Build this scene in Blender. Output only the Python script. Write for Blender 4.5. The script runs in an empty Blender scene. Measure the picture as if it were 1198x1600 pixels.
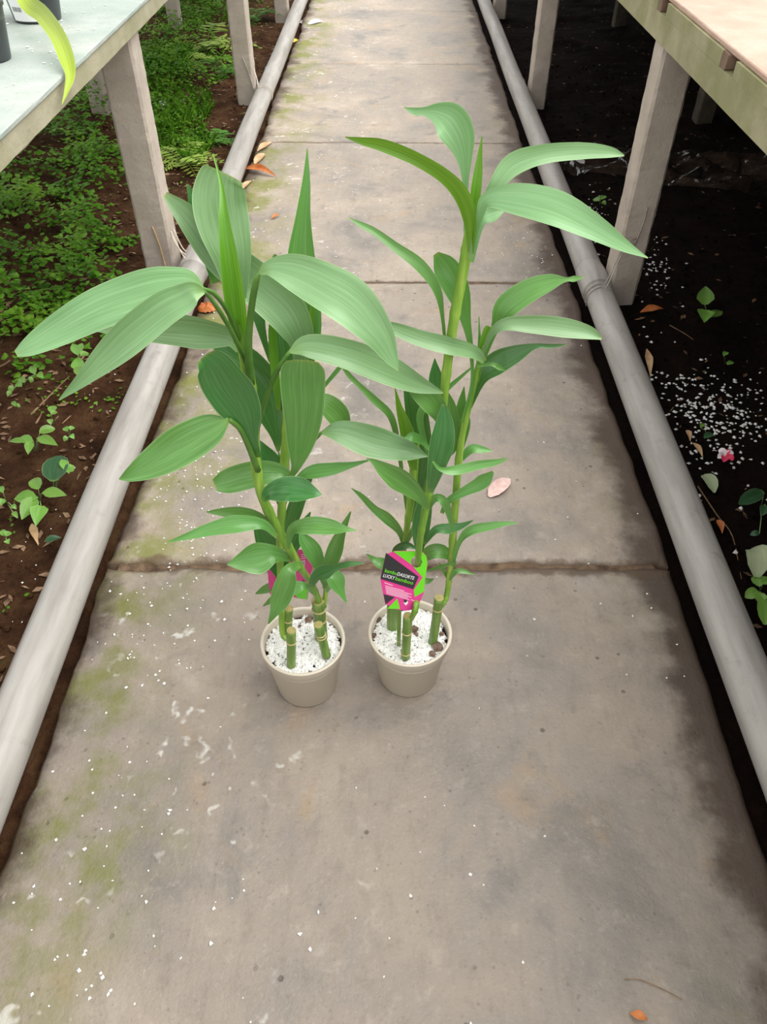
import bpy, math, random
import numpy as np
from mathutils import Vector, noise as mnoise

random.seed(7)
scene = bpy.context.scene
COL = scene.collection

# ------------------------------------------------------------------ camera
IW, IH, CX, CY = 1198, 1600, 599.0, 800.0
F = 1200.0
CAMZ = 1.2
def _unit(v): return v / np.linalg.norm(v)
_vy = _unit(np.array([(615 - CX) / F, 1162.0 / F, -1.0]))          # walkway direction in camera axes
_xn = 594.0
_yn = CY + (F * F + 16 * (_xn - CX)) / 1162.0
_vz = -_unit(np.array([(_xn - CX) / F, -(_yn - CY) / F, -1.0]))
_vx = np.cross(_vy, _vz)
ROT = np.array([_vx, _vy, _vz])
cam_d = bpy.data.cameras.new('camera')
cam_d.sensor_fit = 'HORIZONTAL'; cam_d.sensor_width = 36.0; cam_d.lens = 36.0 * F / IW
cam_d.clip_start = 0.02
cam = bpy.data.objects.new('camera', cam_d); COL.objects.link(cam)
from mathutils import Matrix
cam.matrix_world = Matrix([[*ROT[0], 0], [*ROT[1], 0], [*ROT[2], CAMZ], [0, 0, 0, 1]])
scene.camera = cam

# ------------------------------------------------------------------ light: overcast daylight through the roof
world = bpy.data.worlds.new('overcast'); scene.world = world
world.use_nodes = True
wn = world.node_tree.nodes; wl = world.node_tree.links
for n in list(wn): wn.remove(n)
w_out = wn.new('ShaderNodeOutputWorld'); w_bg = wn.new('ShaderNodeBackground')
w_tc = wn.new('ShaderNodeTexCoord'); w_sep = wn.new('ShaderNodeSeparateXYZ'); w_rmp = wn.new('ShaderNodeValToRGB')
wl.new(w_tc.outputs['Generated'], w_sep.inputs[0]); wl.new(w_sep.outputs['Z'], w_rmp.inputs[0])
w_rmp.color_ramp.elements[0].position = 0.0; w_rmp.color_ramp.elements[0].color = (0.90, 0.91, 0.90, 1)
w_rmp.color_ramp.elements[1].position = 1.0; w_rmp.color_ramp.elements[1].color = (1.0, 0.985, 0.955, 1)
wl.new(w_rmp.outputs[0], w_bg.inputs[0]); w_bg.inputs[1].default_value = 0.72
wl.new(w_bg.outputs[0], w_out.inputs[0])
sun_d = bpy.data.lights.new('veiled_sun', 'SUN'); sun_d.energy = 2.2; sun_d.angle = math.radians(62)
sun_d.color = (1.0, 0.985, 0.95)
sun = bpy.data.objects.new('veiled_sun', sun_d); COL.objects.link(sun)
sun.rotation_euler = Vector((-0.58, 0.06, -0.80)).to_track_quat('-Z', 'Y').to_euler()      # bright side of the roof: to the right
scene.view_settings.view_transform = 'Standard'
scene.view_settings.look = 'None'
scene.view_settings.gamma = 1.0
scene.view_settings.use_curve_mapping = False
scene.view_settings.exposure = 0.84

# ------------------------------------------------------------------ helpers
def ray(px, py): return ROT @ np.array([(px - CX) / F, -(py - CY) / F, -1.0])
C0 = np.array([0, 0, CAMZ])
def G(px, py, z=0.0):
    d = ray(px, py); return Vector(C0 + d * ((z - CAMZ) / d[2]))
def atY(px, py, y):
    d = ray(px, py); return Vector(C0 + d * (y / d[1]))
def atX(px, py, x):
    d = ray(px, py); return Vector(C0 + d * (x / d[0]))
def ppm(p):                                    # how many picture pixels one metre spans at p
    c = ROT.T @ (np.array(p) - C0); return F / max(0.05, -c[2])
ORG = {}
def empty(name, loc):
    o = bpy.data.objects.new(name, None); COL.objects.link(o); o.location = loc; o.empty_display_size = 0.05
    ORG[o.name] = Vector(loc); return o
def tag(o, label, cat, group=None, kind=None):
    if label: o['label'] = label
    if cat: o['category'] = cat
    if group: o['group'] = group
    if kind: o['kind'] = kind
    return o
def obj(name, verts, faces, mat, parent=None, smooth=False, uvs=None, origin=None, mats=None, fmat=None):
    if parent is not None: og = ORG[parent.name]
    elif origin is not None: og = Vector(origin)
    else:
        n = len(verts); og = Vector((sum(v[0] for v in verts) / n, sum(v[1] for v in verts) / n, min(v[2] for v in verts)))
    me = bpy.data.meshes.new(name)
    me.from_pydata([(v[0] - og[0], v[1] - og[1], v[2] - og[2]) for v in verts], [], faces)
    if mats:
        for m in mats: me.materials.append(m)
        me.polygons.foreach_set('material_index', fmat)
    else: me.materials.append(mat)
    if uvs is not None:
        lay = me.uv_layers.new(name='UVMap')
        idx = np.zeros(len(me.loops), dtype=np.int32); me.loops.foreach_get('vertex_index', idx)
        lay.data.foreach_set('uv', np.array(uvs, dtype=np.float32)[idx].ravel())
    if smooth: me.polygons.foreach_set('use_smooth', [True] * len(me.polygons))
    me.update()
    o = bpy.data.objects.new(name, me); COL.objects.link(o)
    if parent is not None: o.parent = parent
    else: o.location = og
    ORG[o.name] = og
    return o
def nz(x, y=0.0, z=0.0): return mnoise.noise(Vector((x, y, z)))

def catmull(P, n):
    P = [np.array(p, dtype=float) for p in P]; out = []
    for i in range(len(P) - 1):
        a = P[i - 1] if i > 0 else 2 * P[0] - P[1]
        b, c = P[i], P[i + 1]
        d = P[i + 2] if i + 2 < len(P) else 2 * P[-1] - P[-2]
        for k in range(n):
            t = k / n
            out.append(0.5 * (2 * b + (c - a) * t + (2 * a - 5 * b + 4 * c - d) * t * t + (3 * b - a - 3 * c + d) * t ** 3))
    out.append(P[-1]); return out

def tube_mesh(path, radii, sides=8, caps=True):
    V, Fc = [], []
    n = len(path); up = Vector((0.31, 0.2, 0.93))
    for i, p in enumerate(path):
        t = (path[min(i + 1, n - 1)] - path[max(i - 1, 0)]).normalized()
        a = t.cross(up)
        if a.length < 1e-3: a = t.cross(Vector((1, 0, 0)))
        a.normalize(); b = t.cross(a)
        for k in range(sides):
            th = 2 * math.pi * k / sides
            V.append(p + (a * math.cos(th) + b * math.sin(th)) * radii[i])
    for i in range(n - 1):
        for k in range(sides):
            k2 = (k + 1) % sides
            Fc.append((i * sides + k, i * sides + k2, (i + 1) * sides + k2, (i + 1) * sides + k))
    if caps:
        Fc.append(tuple(range(sides - 1, -1, -1))); Fc.append(tuple(range((n - 1) * sides, n * sides)))
    return V, Fc
def merge(parts):
    V, Fc = [], []
    for v, f in parts:
        o = len(V); V += list(v); Fc += [tuple(i + o for i in q) for q in f]
    return V, Fc
def lathe(profile, c, seg=48):
    V, Fc = [], []
    for r, z in profile:
        for k in range(seg):
            a = 2 * math.pi * k / seg; V.append((c[0] + r * math.cos(a), c[1] + r * math.sin(a), c[2] + z))
    for i in range(len(profile) - 1):
        for k in range(seg):
            k2 = (k + 1) % seg; Fc.append((i * seg + k, i * seg + k2, (i + 1) * seg + k2, (i + 1) * seg + k))
    return V, Fc
def rough_box(x0, x1, y0, y1, z0, z1, axis=2, seg=24, amp=0.002, bev=0.006, seed=0):
    """a cast bar: chamfered section swept along one axis, its edges chipped and uneven"""
    lo = [x0, y0, z0]; hi = [x1, y1, z1]; u, v = [(1, 2), (0, 2), (0, 1)][axis]
    b = bev
    sec = [(lo[u] + b, lo[v]), ((lo[u] + hi[u]) / 2, lo[v]), (hi[u] - b, lo[v]), (hi[u], lo[v] + b), (hi[u], (lo[v] + hi[v]) / 2), (hi[u], hi[v] - b),
           (hi[u] - b, hi[v]), ((lo[u] + hi[u]) / 2, hi[v]), (lo[u] + b, hi[v]), (lo[u], hi[v] - b), (lo[u], (lo[v] + hi[v]) / 2), (lo[u], lo[v] + b)]
    cu, cv = (lo[u] + hi[u]) / 2, (lo[v] + hi[v]) / 2
    V, Fc = [], []; m = len(sec)
    for i in range(seg + 1):
        w = lo[axis] + (hi[axis] - lo[axis]) * i / seg
        for j, (a, c) in enumerate(sec):
            q = [0, 0, 0]; q[axis] = w
            s = 1 - amp / max(hi[u] - lo[u], 0.01) * 2 * (nz(w * 21 + seed * 7.3, j * 3.1, seed) + 0.6 * nz(w * 55, j * 5.7, seed + 3) + 0.3) * (1.6 if j % 3 != 1 else 0.5)
            q[u] = cu + (a - cu) * s; q[v] = cv + (c - cv) * s
            V.append(tuple(q))
    for i in range(seg):
        for j in range(m):
            j2 = (j + 1) % m; Fc.append((i * m + j, i * m + j2, (i + 1) * m + j2, (i + 1) * m + j))
    Fc.append(tuple(range(m - 1, -1, -1))); Fc.append(tuple(range(seg * m, seg * m + m)))
    return V, Fc
ICO_V = None
def grain(c, r, rng, sq=0.75):
    """an irregular eight-sided crumb"""
    V = []
    for dx, dy, dz in ((1, 0, 0), (0, 1, 0), (-1, 0, 0), (0, -1, 0), (0, 0, 1), (0, 0, -1)):
        s = r * rng.uniform(0.7, 1.25)
        V.append((c[0] + dx * s + rng.uniform(-.3, .3) * r, c[1] + dy * s + rng.uniform(-.3, .3) * r, c[2] + dz * s * sq))
    Fc = [(0, 1, 4), (1, 2, 4), (2, 3, 4), (3, 0, 4), (1, 0, 5), (2, 1, 5), (3, 2, 5), (0, 3, 5)]
    return V, Fc
def crumb(c, r, rng, sq=0.8):
    """a rounder lump of 20 faces"""
    t = 1.618; base = [(-1, t, 0), (1, t, 0), (-1, -t, 0), (1, -t, 0), (0, -1, t), (0, 1, t), (0, -1, -t), (0, 1, -t), (t, 0, -1), (t, 0, 1), (-t, 0, -1), (-t, 0, 1)]
    Fc = [(0, 11, 5), (0, 5, 1), (0, 1, 7), (0, 7, 10), (0, 10, 11), (1, 5, 9), (5, 11, 4), (11, 10, 2), (10, 7, 6), (7, 1, 8), (3, 9, 4), (3, 4, 2), (3, 2, 6), (3, 6, 8), (3, 8, 9), (4, 9, 5), (2, 4, 11), (6, 2, 10), (8, 6, 7), (9, 8, 1)]
    V = []
    for b in base:
        s = r / 1.9 * rng.uniform(0.75, 1.25); V.append((c[0] + b[0] * s, c[1] + b[1] * s, c[2] + b[2] * s * sq))
    return V, Fc

# ------------------------------------------------------------------ materials
def newmat(name):
    m = bpy.data.materials.new(name); m.use_nodes = True
    nt = m.node_tree; b = nt.nodes['Principled BSDF']
    return m, nt, b
def N(nt, t, **kw):
    n = nt.nodes.new(t)
    for k, v in kw.items(): setattr(n, k, v)
    return n
def ramp(nt, src, stops):
    r = nt.nodes.new('ShaderNodeValToRGB'); e = r.color_ramp.elements
    e[0].position, e[0].color = stops[0][0], (*stops[0][1], 1)
    e[1].position, e[1].color = stops[-1][0], (*stops[-1][1], 1)
    for p, c in stops[1:-1]:
        x = e.new(p); x.color = (*c, 1)
    nt.links.new(src, r.inputs[0]); return r.outputs[0]
def noise_n(nt, vec, scale, detail=4, rough=0.55, dist=0.0):
    n = nt.nodes.new('ShaderNodeTexNoise'); n.inputs['Scale'].default_value = scale; n.inputs['Detail'].default_value = detail
    n.inputs['Roughness'].default_value = rough; n.inputs['Distortion'].default_value = dist
    if vec is not None: nt.links.new(vec, n.inputs['Vector'])
    return n.outputs['Fac']
def mix(nt, fac, a, b, mode='MIX'):
    n = nt.nodes.new('ShaderNodeMix'); n.data_type = 'RGBA'; n.blend_type = mode
    for s, v in ((0, fac), (6, a), (7, b)):
        if isinstance(v, (int, float)): n.inputs[s].default_value = v
        elif isinstance(v, tuple): n.inputs[s].default_value = (*v, 1)
        else: nt.links.new(v, n.inputs[s])
    return n.outputs[2]
def math_n(nt, op, a, b=None, clamp=False):
    n = nt.nodes.new('ShaderNodeMath'); n.operation = op; n.use_clamp = clamp
    for i, v in enumerate((a, b)):
        if v is None: continue
        if isinstance(v, (int, float)): n.inputs[i].default_value = v
        else: nt.links.new(v, n.inputs[i])
    return n.outputs[0]
def maprange(nt, v, a, b, c=0.0, d=1.0, smooth=True):
    n = nt.nodes.new('ShaderNodeMapRange'); n.interpolation_type = 'SMOOTHSTEP' if smooth else 'LINEAR'
    nt.links.new(v, n.inputs[0])
    for i, x in enumerate((a, b, c, d)): n.inputs[i + 1].default_value = x
    return n.outputs[0]
def bump(nt, bsdf, h, strength, dist=0.002):
    n = nt.nodes.new('ShaderNodeBump'); n.inputs['Strength'].default_value = strength; n.inputs['Distance'].default_value = dist
    nt.links.new(h, n.inputs['Height']); nt.links.new(n.outputs[0], bsdf.inputs['Normal'])
def worldpos(nt):
    return nt.nodes.new('ShaderNodeNewGeometry').outputs['Position']
def S(r, g, b):                                 # sRGB 0..255 -> linear
    f = lambda c: (c / 255 / 12.92) if c / 255 <= 0.04045 else ((c / 255 + 0.055) / 1.055) ** 2.4
    return (f(r), f(g), f(b))
def simple(name, c1, c2, scale, rough=0.6, bmp=0.3, bscale=None, spec=0.4, coord='pos'):
    m, nt, b = newmat(name)
    p = worldpos(nt)
    c = ramp(nt, noise_n(nt, p, scale, 5), [(0.3, c1), (0.7, c2)])
    nt.links.new(c, b.inputs['Base Color']); b.inputs['Roughness'].default_value = rough
    b.inputs['Specular IOR Level'].default_value = spec
    if bmp: bump(nt, b, noise_n(nt, p, bscale or scale * 4, 5), bmp)
    return m

# concrete of the walkway slabs
M_SLAB, nt, b = newmat('weathered_concrete')
p = worldpos(nt)
sep = N(nt, 'ShaderNodeSeparateXYZ'); nt.links.new(p, sep.inputs[0])
x, y = sep.outputs['X'], sep.outputs['Y']
big = noise_n(nt, p, 3.2, 5, 0.6, 0.4)
c = ramp(nt, big, [(0.30, S(124, 118, 111)), (0.44, S(152, 142, 132)), (0.58, S(166, 153, 139)), (0.74, S(186, 175, 163))])
tan = maprange(nt, noise_n(nt, p, 5.5, 6, 0.65, 0.8), 0.56, 0.72)
c = mix(nt, math_n(nt, 'MULTIPLY', tan, 0.6), c, S(172, 147, 117))
grey = maprange(nt, noise_n(nt, p, 7.5, 5, 0.6, 0.6), 0.58, 0.72)
c = mix(nt, math_n(nt, 'MULTIPLY', grey, 0.5), c, S(110, 109, 109))
mp = N(nt, 'ShaderNodeMapping'); mp.inputs['Scale'].default_value = (60, 14, 1); nt.links.new(p, mp.inputs[0])
streak = noise_n(nt, mp.outputs[0], 1.0, 3, 0.6)
c = mix(nt, math_n(nt, 'MULTIPLY', maprange(nt, streak, 0.5, 0.72), 0.16), c, S(105, 96, 86))
fine = noise_n(nt, p, 160, 4, 0.7)
c = mix(nt, math_n(nt, 'MULTIPLY', maprange(nt, fine, 0.56, 0.75), 0.35), c, S(96, 86, 76))
c = mix(nt, math_n(nt, 'MULTIPLY', maprange(nt, fine, 0.43, 0.28), 0.25), c, S(206, 196, 184))
# dark pits and specks
vor = N(nt, 'ShaderNodeTexVoronoi'); vor.inputs['Scale'].default_value = 24; nt.links.new(p, vor.inputs['Vector'])
pit = math_n(nt, 'MULTIPLY', maprange(nt, vor.outputs['Distance'], 0.12, 0.05), maprange(nt, noise_n(nt, p, 9, 2), 0.48, 0.58))
c = mix(nt, math_n(nt, 'MULTIPLY', pit, 0.7), c, S(82, 74, 66))
vor2 = N(nt, 'ShaderNodeTexVoronoi'); vor2.inputs['Scale'].default_value = 62; nt.links.new(p, vor2.inputs['Vector'])
pit2 = math_n(nt, 'MULTIPLY', maprange(nt, vor2.outputs['Distance'], 0.22, 0.08), maprange(nt, noise_n(nt, p, 14, 3), 0.46, 0.62))
c = mix(nt, math_n(nt, 'MULTIPLY', pit2, 0.45), c, S(98, 88, 78))
blot = noise_n(nt, p, 22, 6, 0.7)
c = mix(nt, maprange(nt, blot, 0.52, 0.7, 0, 0.35), c, S(124, 114, 104))
c = mix(nt, maprange(nt, blot, 0.46, 0.3, 0, 0.30), c, S(196, 184, 170))
# green algae along the left edge
al = math_n(nt, 'MULTIPLY', maprange(nt, math_n(nt, 'ADD', x, math_n(nt, 'MULTIPLY', noise_n(nt, p, 3.0, 4), 0.5)), -0.05, -0.27), maprange(nt, noise_n(nt, p, 6.5, 5, 0.6), 0.40, 0.62))
c = mix(nt, math_n(nt, 'MULTIPLY', al, 0.88), c, S(120, 124, 54))
al2 = math_n(nt, 'MULTIPLY', maprange(nt, x, 0.36, 0.6), maprange(nt, noise_n(nt, p, 5.0, 5), 0.5, 0.68))
c = mix(nt, math_n(nt, 'MULTIPLY', al2, 0.45), c, S(112, 110, 72))
# crushed white perlite smeared on the left half
vs = N(nt, 'ShaderNodeTexVoronoi'); vs.inputs['Scale'].default_value = 20; vs.feature = 'SMOOTH_F1'
wv = N(nt, 'ShaderNodeVectorMath'); wv.operation = 'ADD'; nt.links.new(p, wv.inputs[0])
nn = nt.nodes.new('ShaderNodeTexNoise'); nn.inputs['Scale'].default_value = 30; nt.links.new(p, nn.inputs['Vector'])
sc = N(nt, 'ShaderNodeVectorMath'); sc.operation = 'SCALE'; nt.links.new(nn.outputs['Color'], sc.inputs[0]); sc.inputs['Scale'].default_value = 0.09
nt.links.new(sc.outputs[0], wv.inputs[1]); nt.links.new(wv.outputs[0], vs.inputs['Vector'])
sm = math_n(nt, 'MULTIPLY', maprange(nt, vs.outputs['Distance'], 0.22, 0.05), maprange(nt, noise_n(nt, p, 4.2, 3), 0.44, 0.58))
sm = math_n(nt, 'MULTIPLY', sm, maprange(nt, x, 0.12, -0.3))
c = mix(nt, math_n(nt, 'MULTIPLY', sm, 0.7), c, S(232, 230, 224))
# soil washed over both edges and out of the joints
wob = math_n(nt, 'SUBTRACT', noise_n(nt, p, 7, 5, 0.65), 0.5)
edge = math_n(nt, 'ADD', math_n(nt, 'ABSOLUTE', math_n(nt, 'ADD', x, 0.015)), math_n(nt, 'MULTIPLY', wob, 0.20))
c = mix(nt, math_n(nt, 'MULTIPLY', maprange(nt, edge, 0.505, 0.575), 0.88), c, S(70, 54, 44))
wob2 = math_n(nt, 'SUBTRACT', noise_n(nt, p, 16, 4, 0.65), 0.5)
for jy, wd_, am in ((1.076, 0.028, 0.8), (2.317, 0.014, 0.7), (3.615, 0.010, 0.5)):
    dj = math_n(nt, 'ADD', math_n(nt, 'ABSOLUTE', math_n(nt, 'SUBTRACT', y, jy)), math_n(nt, 'MULTIPLY', wob2, wd_ * 2.4))
    c = mix(nt, maprange(nt, dj, wd_, wd_ * 0.35, 0, am), c, S(98, 78, 60))
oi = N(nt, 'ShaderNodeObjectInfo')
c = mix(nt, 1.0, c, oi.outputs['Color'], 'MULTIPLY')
nt.links.new(c, b.inputs['Base Color'])
nt.links.new(maprange(nt, big, 0.3, 0.7, 0.42, 0.6), b.inputs['Roughness']); b.inputs['Specular IOR Level'].default_value = 0.5
hh = math_n(nt, 'ADD', math_n(nt, 'MULTIPLY', fine, 0.6), math_n(nt, 'ADD', math_n(nt, 'MULTIPLY', noise_n(nt, p, 28, 5), 1.2), math_n(nt, 'MULTIPLY', pit, -0.8)))
bump(nt, b, hh, 0.6, 0.004)

# soil: brown on the left, black peat on the right
M_SOIL, nt, b = newmat('moist_soil')
p = worldpos(nt); sep = N(nt, 'ShaderNodeSeparateXYZ'); nt.links.new(p, sep.inputs[0])
n1 = noise_n(nt, p, 9, 8, 0.7); n2 = noise_n(nt, p, 70, 5, 0.7)
cl = ramp(nt, n1, [(0.3, S(46, 29, 19)), (0.48, S(82, 55, 37)), (0.62, S(104, 76, 52)), (0.76, S(86, 84, 40))])
cr = ramp(nt, n1, [(0.3, S(14, 9, 7)), (0.55, S(28, 18, 14)), (0.8, S(50, 32, 24))])
c = mix(nt, maprange(nt, sep.outputs['X'], -0.2, 0.2), cl, cr)
c = mix(nt, math_n(nt, 'MULTIPLY', maprange(nt, n2, 0.55, 0.7), 0.5), c, S(20, 13, 10))
c = mix(nt, math_n(nt, 'MULTIPLY', maprange(nt, n2, 0.40, 0.28), 0.3), c, mix(nt, maprange(nt, sep.outputs['X'], -0.2, 0.2), S(122, 98, 72), S(60, 44, 36)))
nt.links.new(c, b.inputs['Base Color']); b.inputs['Roughness'].default_value = 0.9; b.inputs['Specular IOR Level'].default_value = 0.08
bump(nt, b, math_n(nt, 'ADD', n1, math_n(nt, 'MULTIPLY', n2, 0.8)), 1.0, 0.03)

M_JOINT = simple('brown_joint_dirt', S(64, 46, 34), S(128, 106, 84), 40, 0.9, 0.8)
def concrete_mat(name, c1, c2, moss=None, mossamt=0.5):
    m, nt, b = newmat(name); p = worldpos(nt)
    c = ramp(nt, noise_n(nt, p, 9, 6, 0.65), [(0.3, c1), (0.7, c2)])
    f = noise_n(nt, p, 90, 4, 0.7)
    c = mix(nt, math_n(nt, 'MULTIPLY', maprange(nt, f, 0.6, 0.75), 0.4), c, S(110, 100, 92))
    if moss: c = mix(nt, math_n(nt, 'MULTIPLY', maprange(nt, noise_n(nt, p, 6, 5, 0.6), 0.38, 0.62), mossamt), c, moss)
    nt.links.new(c, b.inputs['Base Color']); b.inputs['Roughness'].default_value = 0.8; b.inputs['Specular IOR Level'].default_value = 0.25
    bump(nt, b, math_n(nt, 'ADD', f, noise_n(nt, p, 25, 4)), 0.45, 0.004)
    return m
M_POST = concrete_mat('cast_concrete_post', S(172, 160, 150), S(200, 188, 177), S(158, 154, 126), 0.2)
M_BEAML = concrete_mat('algae_tinted_beam', S(150, 146, 122), S(176, 170, 146), S(140, 140, 100), 0.35)
M_BEAMR = concrete_mat('mossy_beam', S(146, 142, 112), S(176, 170, 138), S(124, 128, 78), 0.5)
M_TOPL = concrete_mat('pale_bench_sheet', S(160, 168, 161), S(182, 188, 182), S(146, 164, 156), 0.5)
M_TOPR = concrete_mat('pinkish_board', S(192, 162, 146), S(208, 182, 166), S(178, 144, 124), 0.4)
M_SHADEPOST = simple('shade_dark_post', S(62, 56, 48), S(92, 84, 72), 14, 0.9, 0.4)  # colour for the inner right posts with the under-bench shade painted in
M_SHIELD = simple('dark_light_shield', S(34, 34, 28), S(58, 58, 44), 8, 0.95, 0.6)
M_JOIST = simple('dark_stained_timber', S(104, 80, 66), S(146, 122, 104), 20, 0.8, 0.4)
M_PIPE, nt, b = newmat('weathered_grey_plastic')
p = worldpos(nt); mp = N(nt, 'ShaderNodeMapping'); mp.inputs['Scale'].default_value = (30, 3, 30); nt.links.new(p, mp.inputs[0])
st = noise_n(nt, mp.outputs[0], 1, 5, 0.6)
c = ramp(nt, st, [(0.3, S(146, 141, 136)), (0.55, S(172, 168, 163)), (0.75, S(186, 183, 178))])
c = mix(nt, math_n(nt, 'MULTIPLY', maprange(nt, noise_n(nt, p, 14, 6, 0.7), 0.56, 0.72), 0.4), c, S(118, 108, 98))
nt.links.new(c, b.inputs['Base Color']); b.inputs['Roughness'].default_value = 0.48; b.inputs['Specular IOR Level'].default_value = 0.45
bump(nt, b, noise_n(nt, p, 120, 3), 0.1, 0.001)
M_POT = simple('taupe_plastic', S(204, 194, 177), S(210, 200, 184), 6, 0.42, 0.0, spec=0.45)
M_PERL = simple('white_perlite', S(236, 235, 232), S(250, 250, 248), 80, 0.85, 0.2)
M_DIRT = simple('dark_potting_soil', S(26, 18, 14), S(58, 42, 34), 60, 0.9, 0.6)
M_CLAY = simple('brown_bark_lump', S(84, 62, 52), S(138, 116, 100), 90, 0.85, 0.5)
M_WIRE = simple('dull_wire', S(150, 140, 130), S(190, 182, 172), 40, 0.5, 0.0)
M_TWINE = simple('pale_twine', S(200, 186, 170), S(226, 216, 204), 60, 0.8, 0.2)
M_TWIG = simple('dry_twig', S(110, 84, 62), S(160, 130, 98), 60, 0.8, 0.4)
M_DRY = simple('dry_straw_leaf', S(178, 138, 96), S(222, 190, 150), 40, 0.7, 0.4)
M_RUST = simple('orange_brown_dead_leaf', S(170, 84, 38), S(206, 132, 74), 40, 0.55, 0.4)
M_PETALW = simple('white_petal', S(238, 226, 230), S(250, 244, 246), 40, 0.6, 0.0)
M_PETALP = simple('faded_pink_petal', S(222, 178, 172), S(240, 218, 208), 60, 0.6, 0.2)
M_PETALR = simple('magenta_petal', S(196, 24, 60), S(236, 80, 120), 90, 0.6, 0.0)
M_PETALY = simple('yellow_petal', S(220, 196, 60), S(238, 222, 110), 40, 0.6, 0.0)
M_LITTER = simple('brown_leaf_litter', S(70, 46, 32), S(168, 136, 106), 30, 0.8, 0.3)
M_LITTERD = simple('dark_leaf_litter', S(58, 40, 28), S(140, 108, 78), 30, 0.8, 0.3)
M_BLACKPOT = simple('black_nursery_plastic', S(52, 55, 58), S(72, 76, 78), 10, 0.35, 0.0)
M_WHITE = simple('white_paper_label', S(240, 240, 242), S(248, 248, 248), 10, 0.5, 0.0)
M_INK = simple('grey_print', S(96, 98, 104), S(110, 112, 116), 10, 0.6, 0.0)
M_TPINK = simple('hot_pink_card', S(232, 64, 150), S(236, 72, 156), 5, 0.35, 0.0)
M_TGREEN = simple('lime_green_card', S(112, 226, 40), S(118, 230, 46), 5, 0.35, 0.0)
M_TBLACK = simple('charcoal_card', S(52, 50, 54), S(58, 56, 60), 5, 0.35, 0.0)
M_TPALE = simple('pale_pink_print', S(255, 196, 226), S(255, 204, 230), 5, 0.4, 0.0)
M_RIBBON = simple('white_foam_offcut', S(240, 242, 246), S(250, 250, 252), 20, 0.6, 0.0)

def leafmat(name, dark, mid, light, tip=S(186, 176, 80), tipamt=0.6, rough=0.4, trans=0.22, spec=0.5, rib=0.0):
    m, nt, b = newmat(name)
    uv = N(nt, 'ShaderNodeUVMap'); sp = N(nt, 'ShaderNodeSeparateXYZ'); nt.links.new(uv.outputs[0], sp.inputs[0])
    oi = N(nt, 'ShaderNodeObjectInfo')
    cb = N(nt, 'ShaderNodeCombineXYZ')
    nt.links.new(math_n(nt, 'MULTIPLY', sp.outputs[0], 15), cb.inputs[0]); nt.links.new(math_n(nt, 'MULTIPLY', sp.outputs[1], 1.6), cb.inputs[1]); nt.links.new(math_n(nt, 'MULTIPLY', oi.outputs['Random'], 40), cb.inputs[2])
    s = noise_n(nt, cb.outputs[0], 1.0, 4, 0.6)
    cv = N(nt, 'ShaderNodeCombineXYZ'); nt.links.new(math_n(nt, 'MULTIPLY', sp.outputs[0], 46), cv.inputs[0]); nt.links.new(math_n(nt, 'MULTIPLY', sp.outputs[1], 2.5), cv.inputs[1]); nt.links.new(math_n(nt, 'MULTIPLY', oi.outputs['Random'], 90), cv.inputs[2])
    s2_ = noise_n(nt, cv.outputs[0], 1.0, 2, 0.5)
    c = ramp(nt, math_n(nt, 'ADD', math_n(nt, 'MULTIPLY', s, 0.55), math_n(nt, 'MULTIPLY', s2_, 0.45)), [(0.30, dark), (0.5, mid), (0.70, light)])
    hv = N(nt, 'ShaderNodeHueSaturation'); nt.links.new(c, hv.inputs['Color'])
    nt.links.new(maprange(nt, oi.outputs['Random'], 0, 1, 0.86, 1.16, False), hv.inputs['Value'])
    nt.links.new(maprange(nt, oi.outputs['Random'], 0, 1, 0.492, 0.508, False), hv.inputs['Hue'])
    c = hv.outputs[0]
    # pale sheath at the base, yellowed tip
    c = mix(nt, maprange(nt, sp.outputs[1], 0.10, 0.0, 0, 0.4), c, S(134, 168, 70))
    c = mix(nt, maprange(nt, math_n(nt, 'ADD', sp.outputs[1], math_n(nt, 'MULTIPLY', s, 0.05)), 1.0, 1.045, 0, tipamt), c, tip)
    c = mix(nt, maprange(nt, math_n(nt, 'ABSOLUTE', math_n(nt, 'SUBTRACT', sp.outputs[0], 0.5)), 0.475, 0.498, 0, 0.55), c, S(186, 210, 156))
    nt.links.new(c, b.inputs['Base Color'])
    b.inputs['Roughness'].default_value = rough; b.inputs['Specular IOR Level'].default_value = spec
    bump(nt, b, noise_n(nt, cb.outputs[0], 1.0, 2), 0.18, 0.0012)
    tr = N(nt, 'ShaderNodeBsdfTranslucent'); nt.links.new(mix(nt, 0.35, c, S(150, 190, 40)), tr.inputs[0])
    ms = N(nt, 'ShaderNodeMixShader'); ms.inputs[0].default_value = trans
    out = nt.nodes['Material Output']
    nt.links.new(b.outputs[0], ms.inputs[1]); nt.links.new(tr.outputs[0], ms.inputs[2]); nt.links.new(ms.outputs[0], out.inputs[0])
    return m
L_MAT = leafmat('mature_bamboo_leaf', S(76, 130, 56), S(96, 148, 72), S(120, 170, 96), rough=0.28, spec=0.6, trans=0.14)
L_PALE = leafmat('sheen_pale_bamboo_leaf', S(108, 150, 96), S(126, 168, 114), S(148, 188, 136), rough=0.36, spec=0.6, trans=0.14)  # paler leaf green, sky sheen on the lit leaves mixed into its base colour
L_YNG = leafmat('young_bamboo_leaf', S(80, 132, 26), S(98, 150, 40), S(130, 174, 68), trans=0.25, rough=0.3)
L_DRK = leafmat('deep_green_bamboo_leaf', S(50, 104, 48), S(66, 122, 62), S(90, 144, 82), rough=0.26, spec=0.6, trans=0.12)
L_STEM, nt, b = newmat('green_bamboo_stem')
p = worldpos(nt); mp = N(nt, 'ShaderNodeMapping'); mp.inputs['Scale'].default_value = (90, 90, 8); nt.links.new(p, mp.inputs[0])
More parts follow.
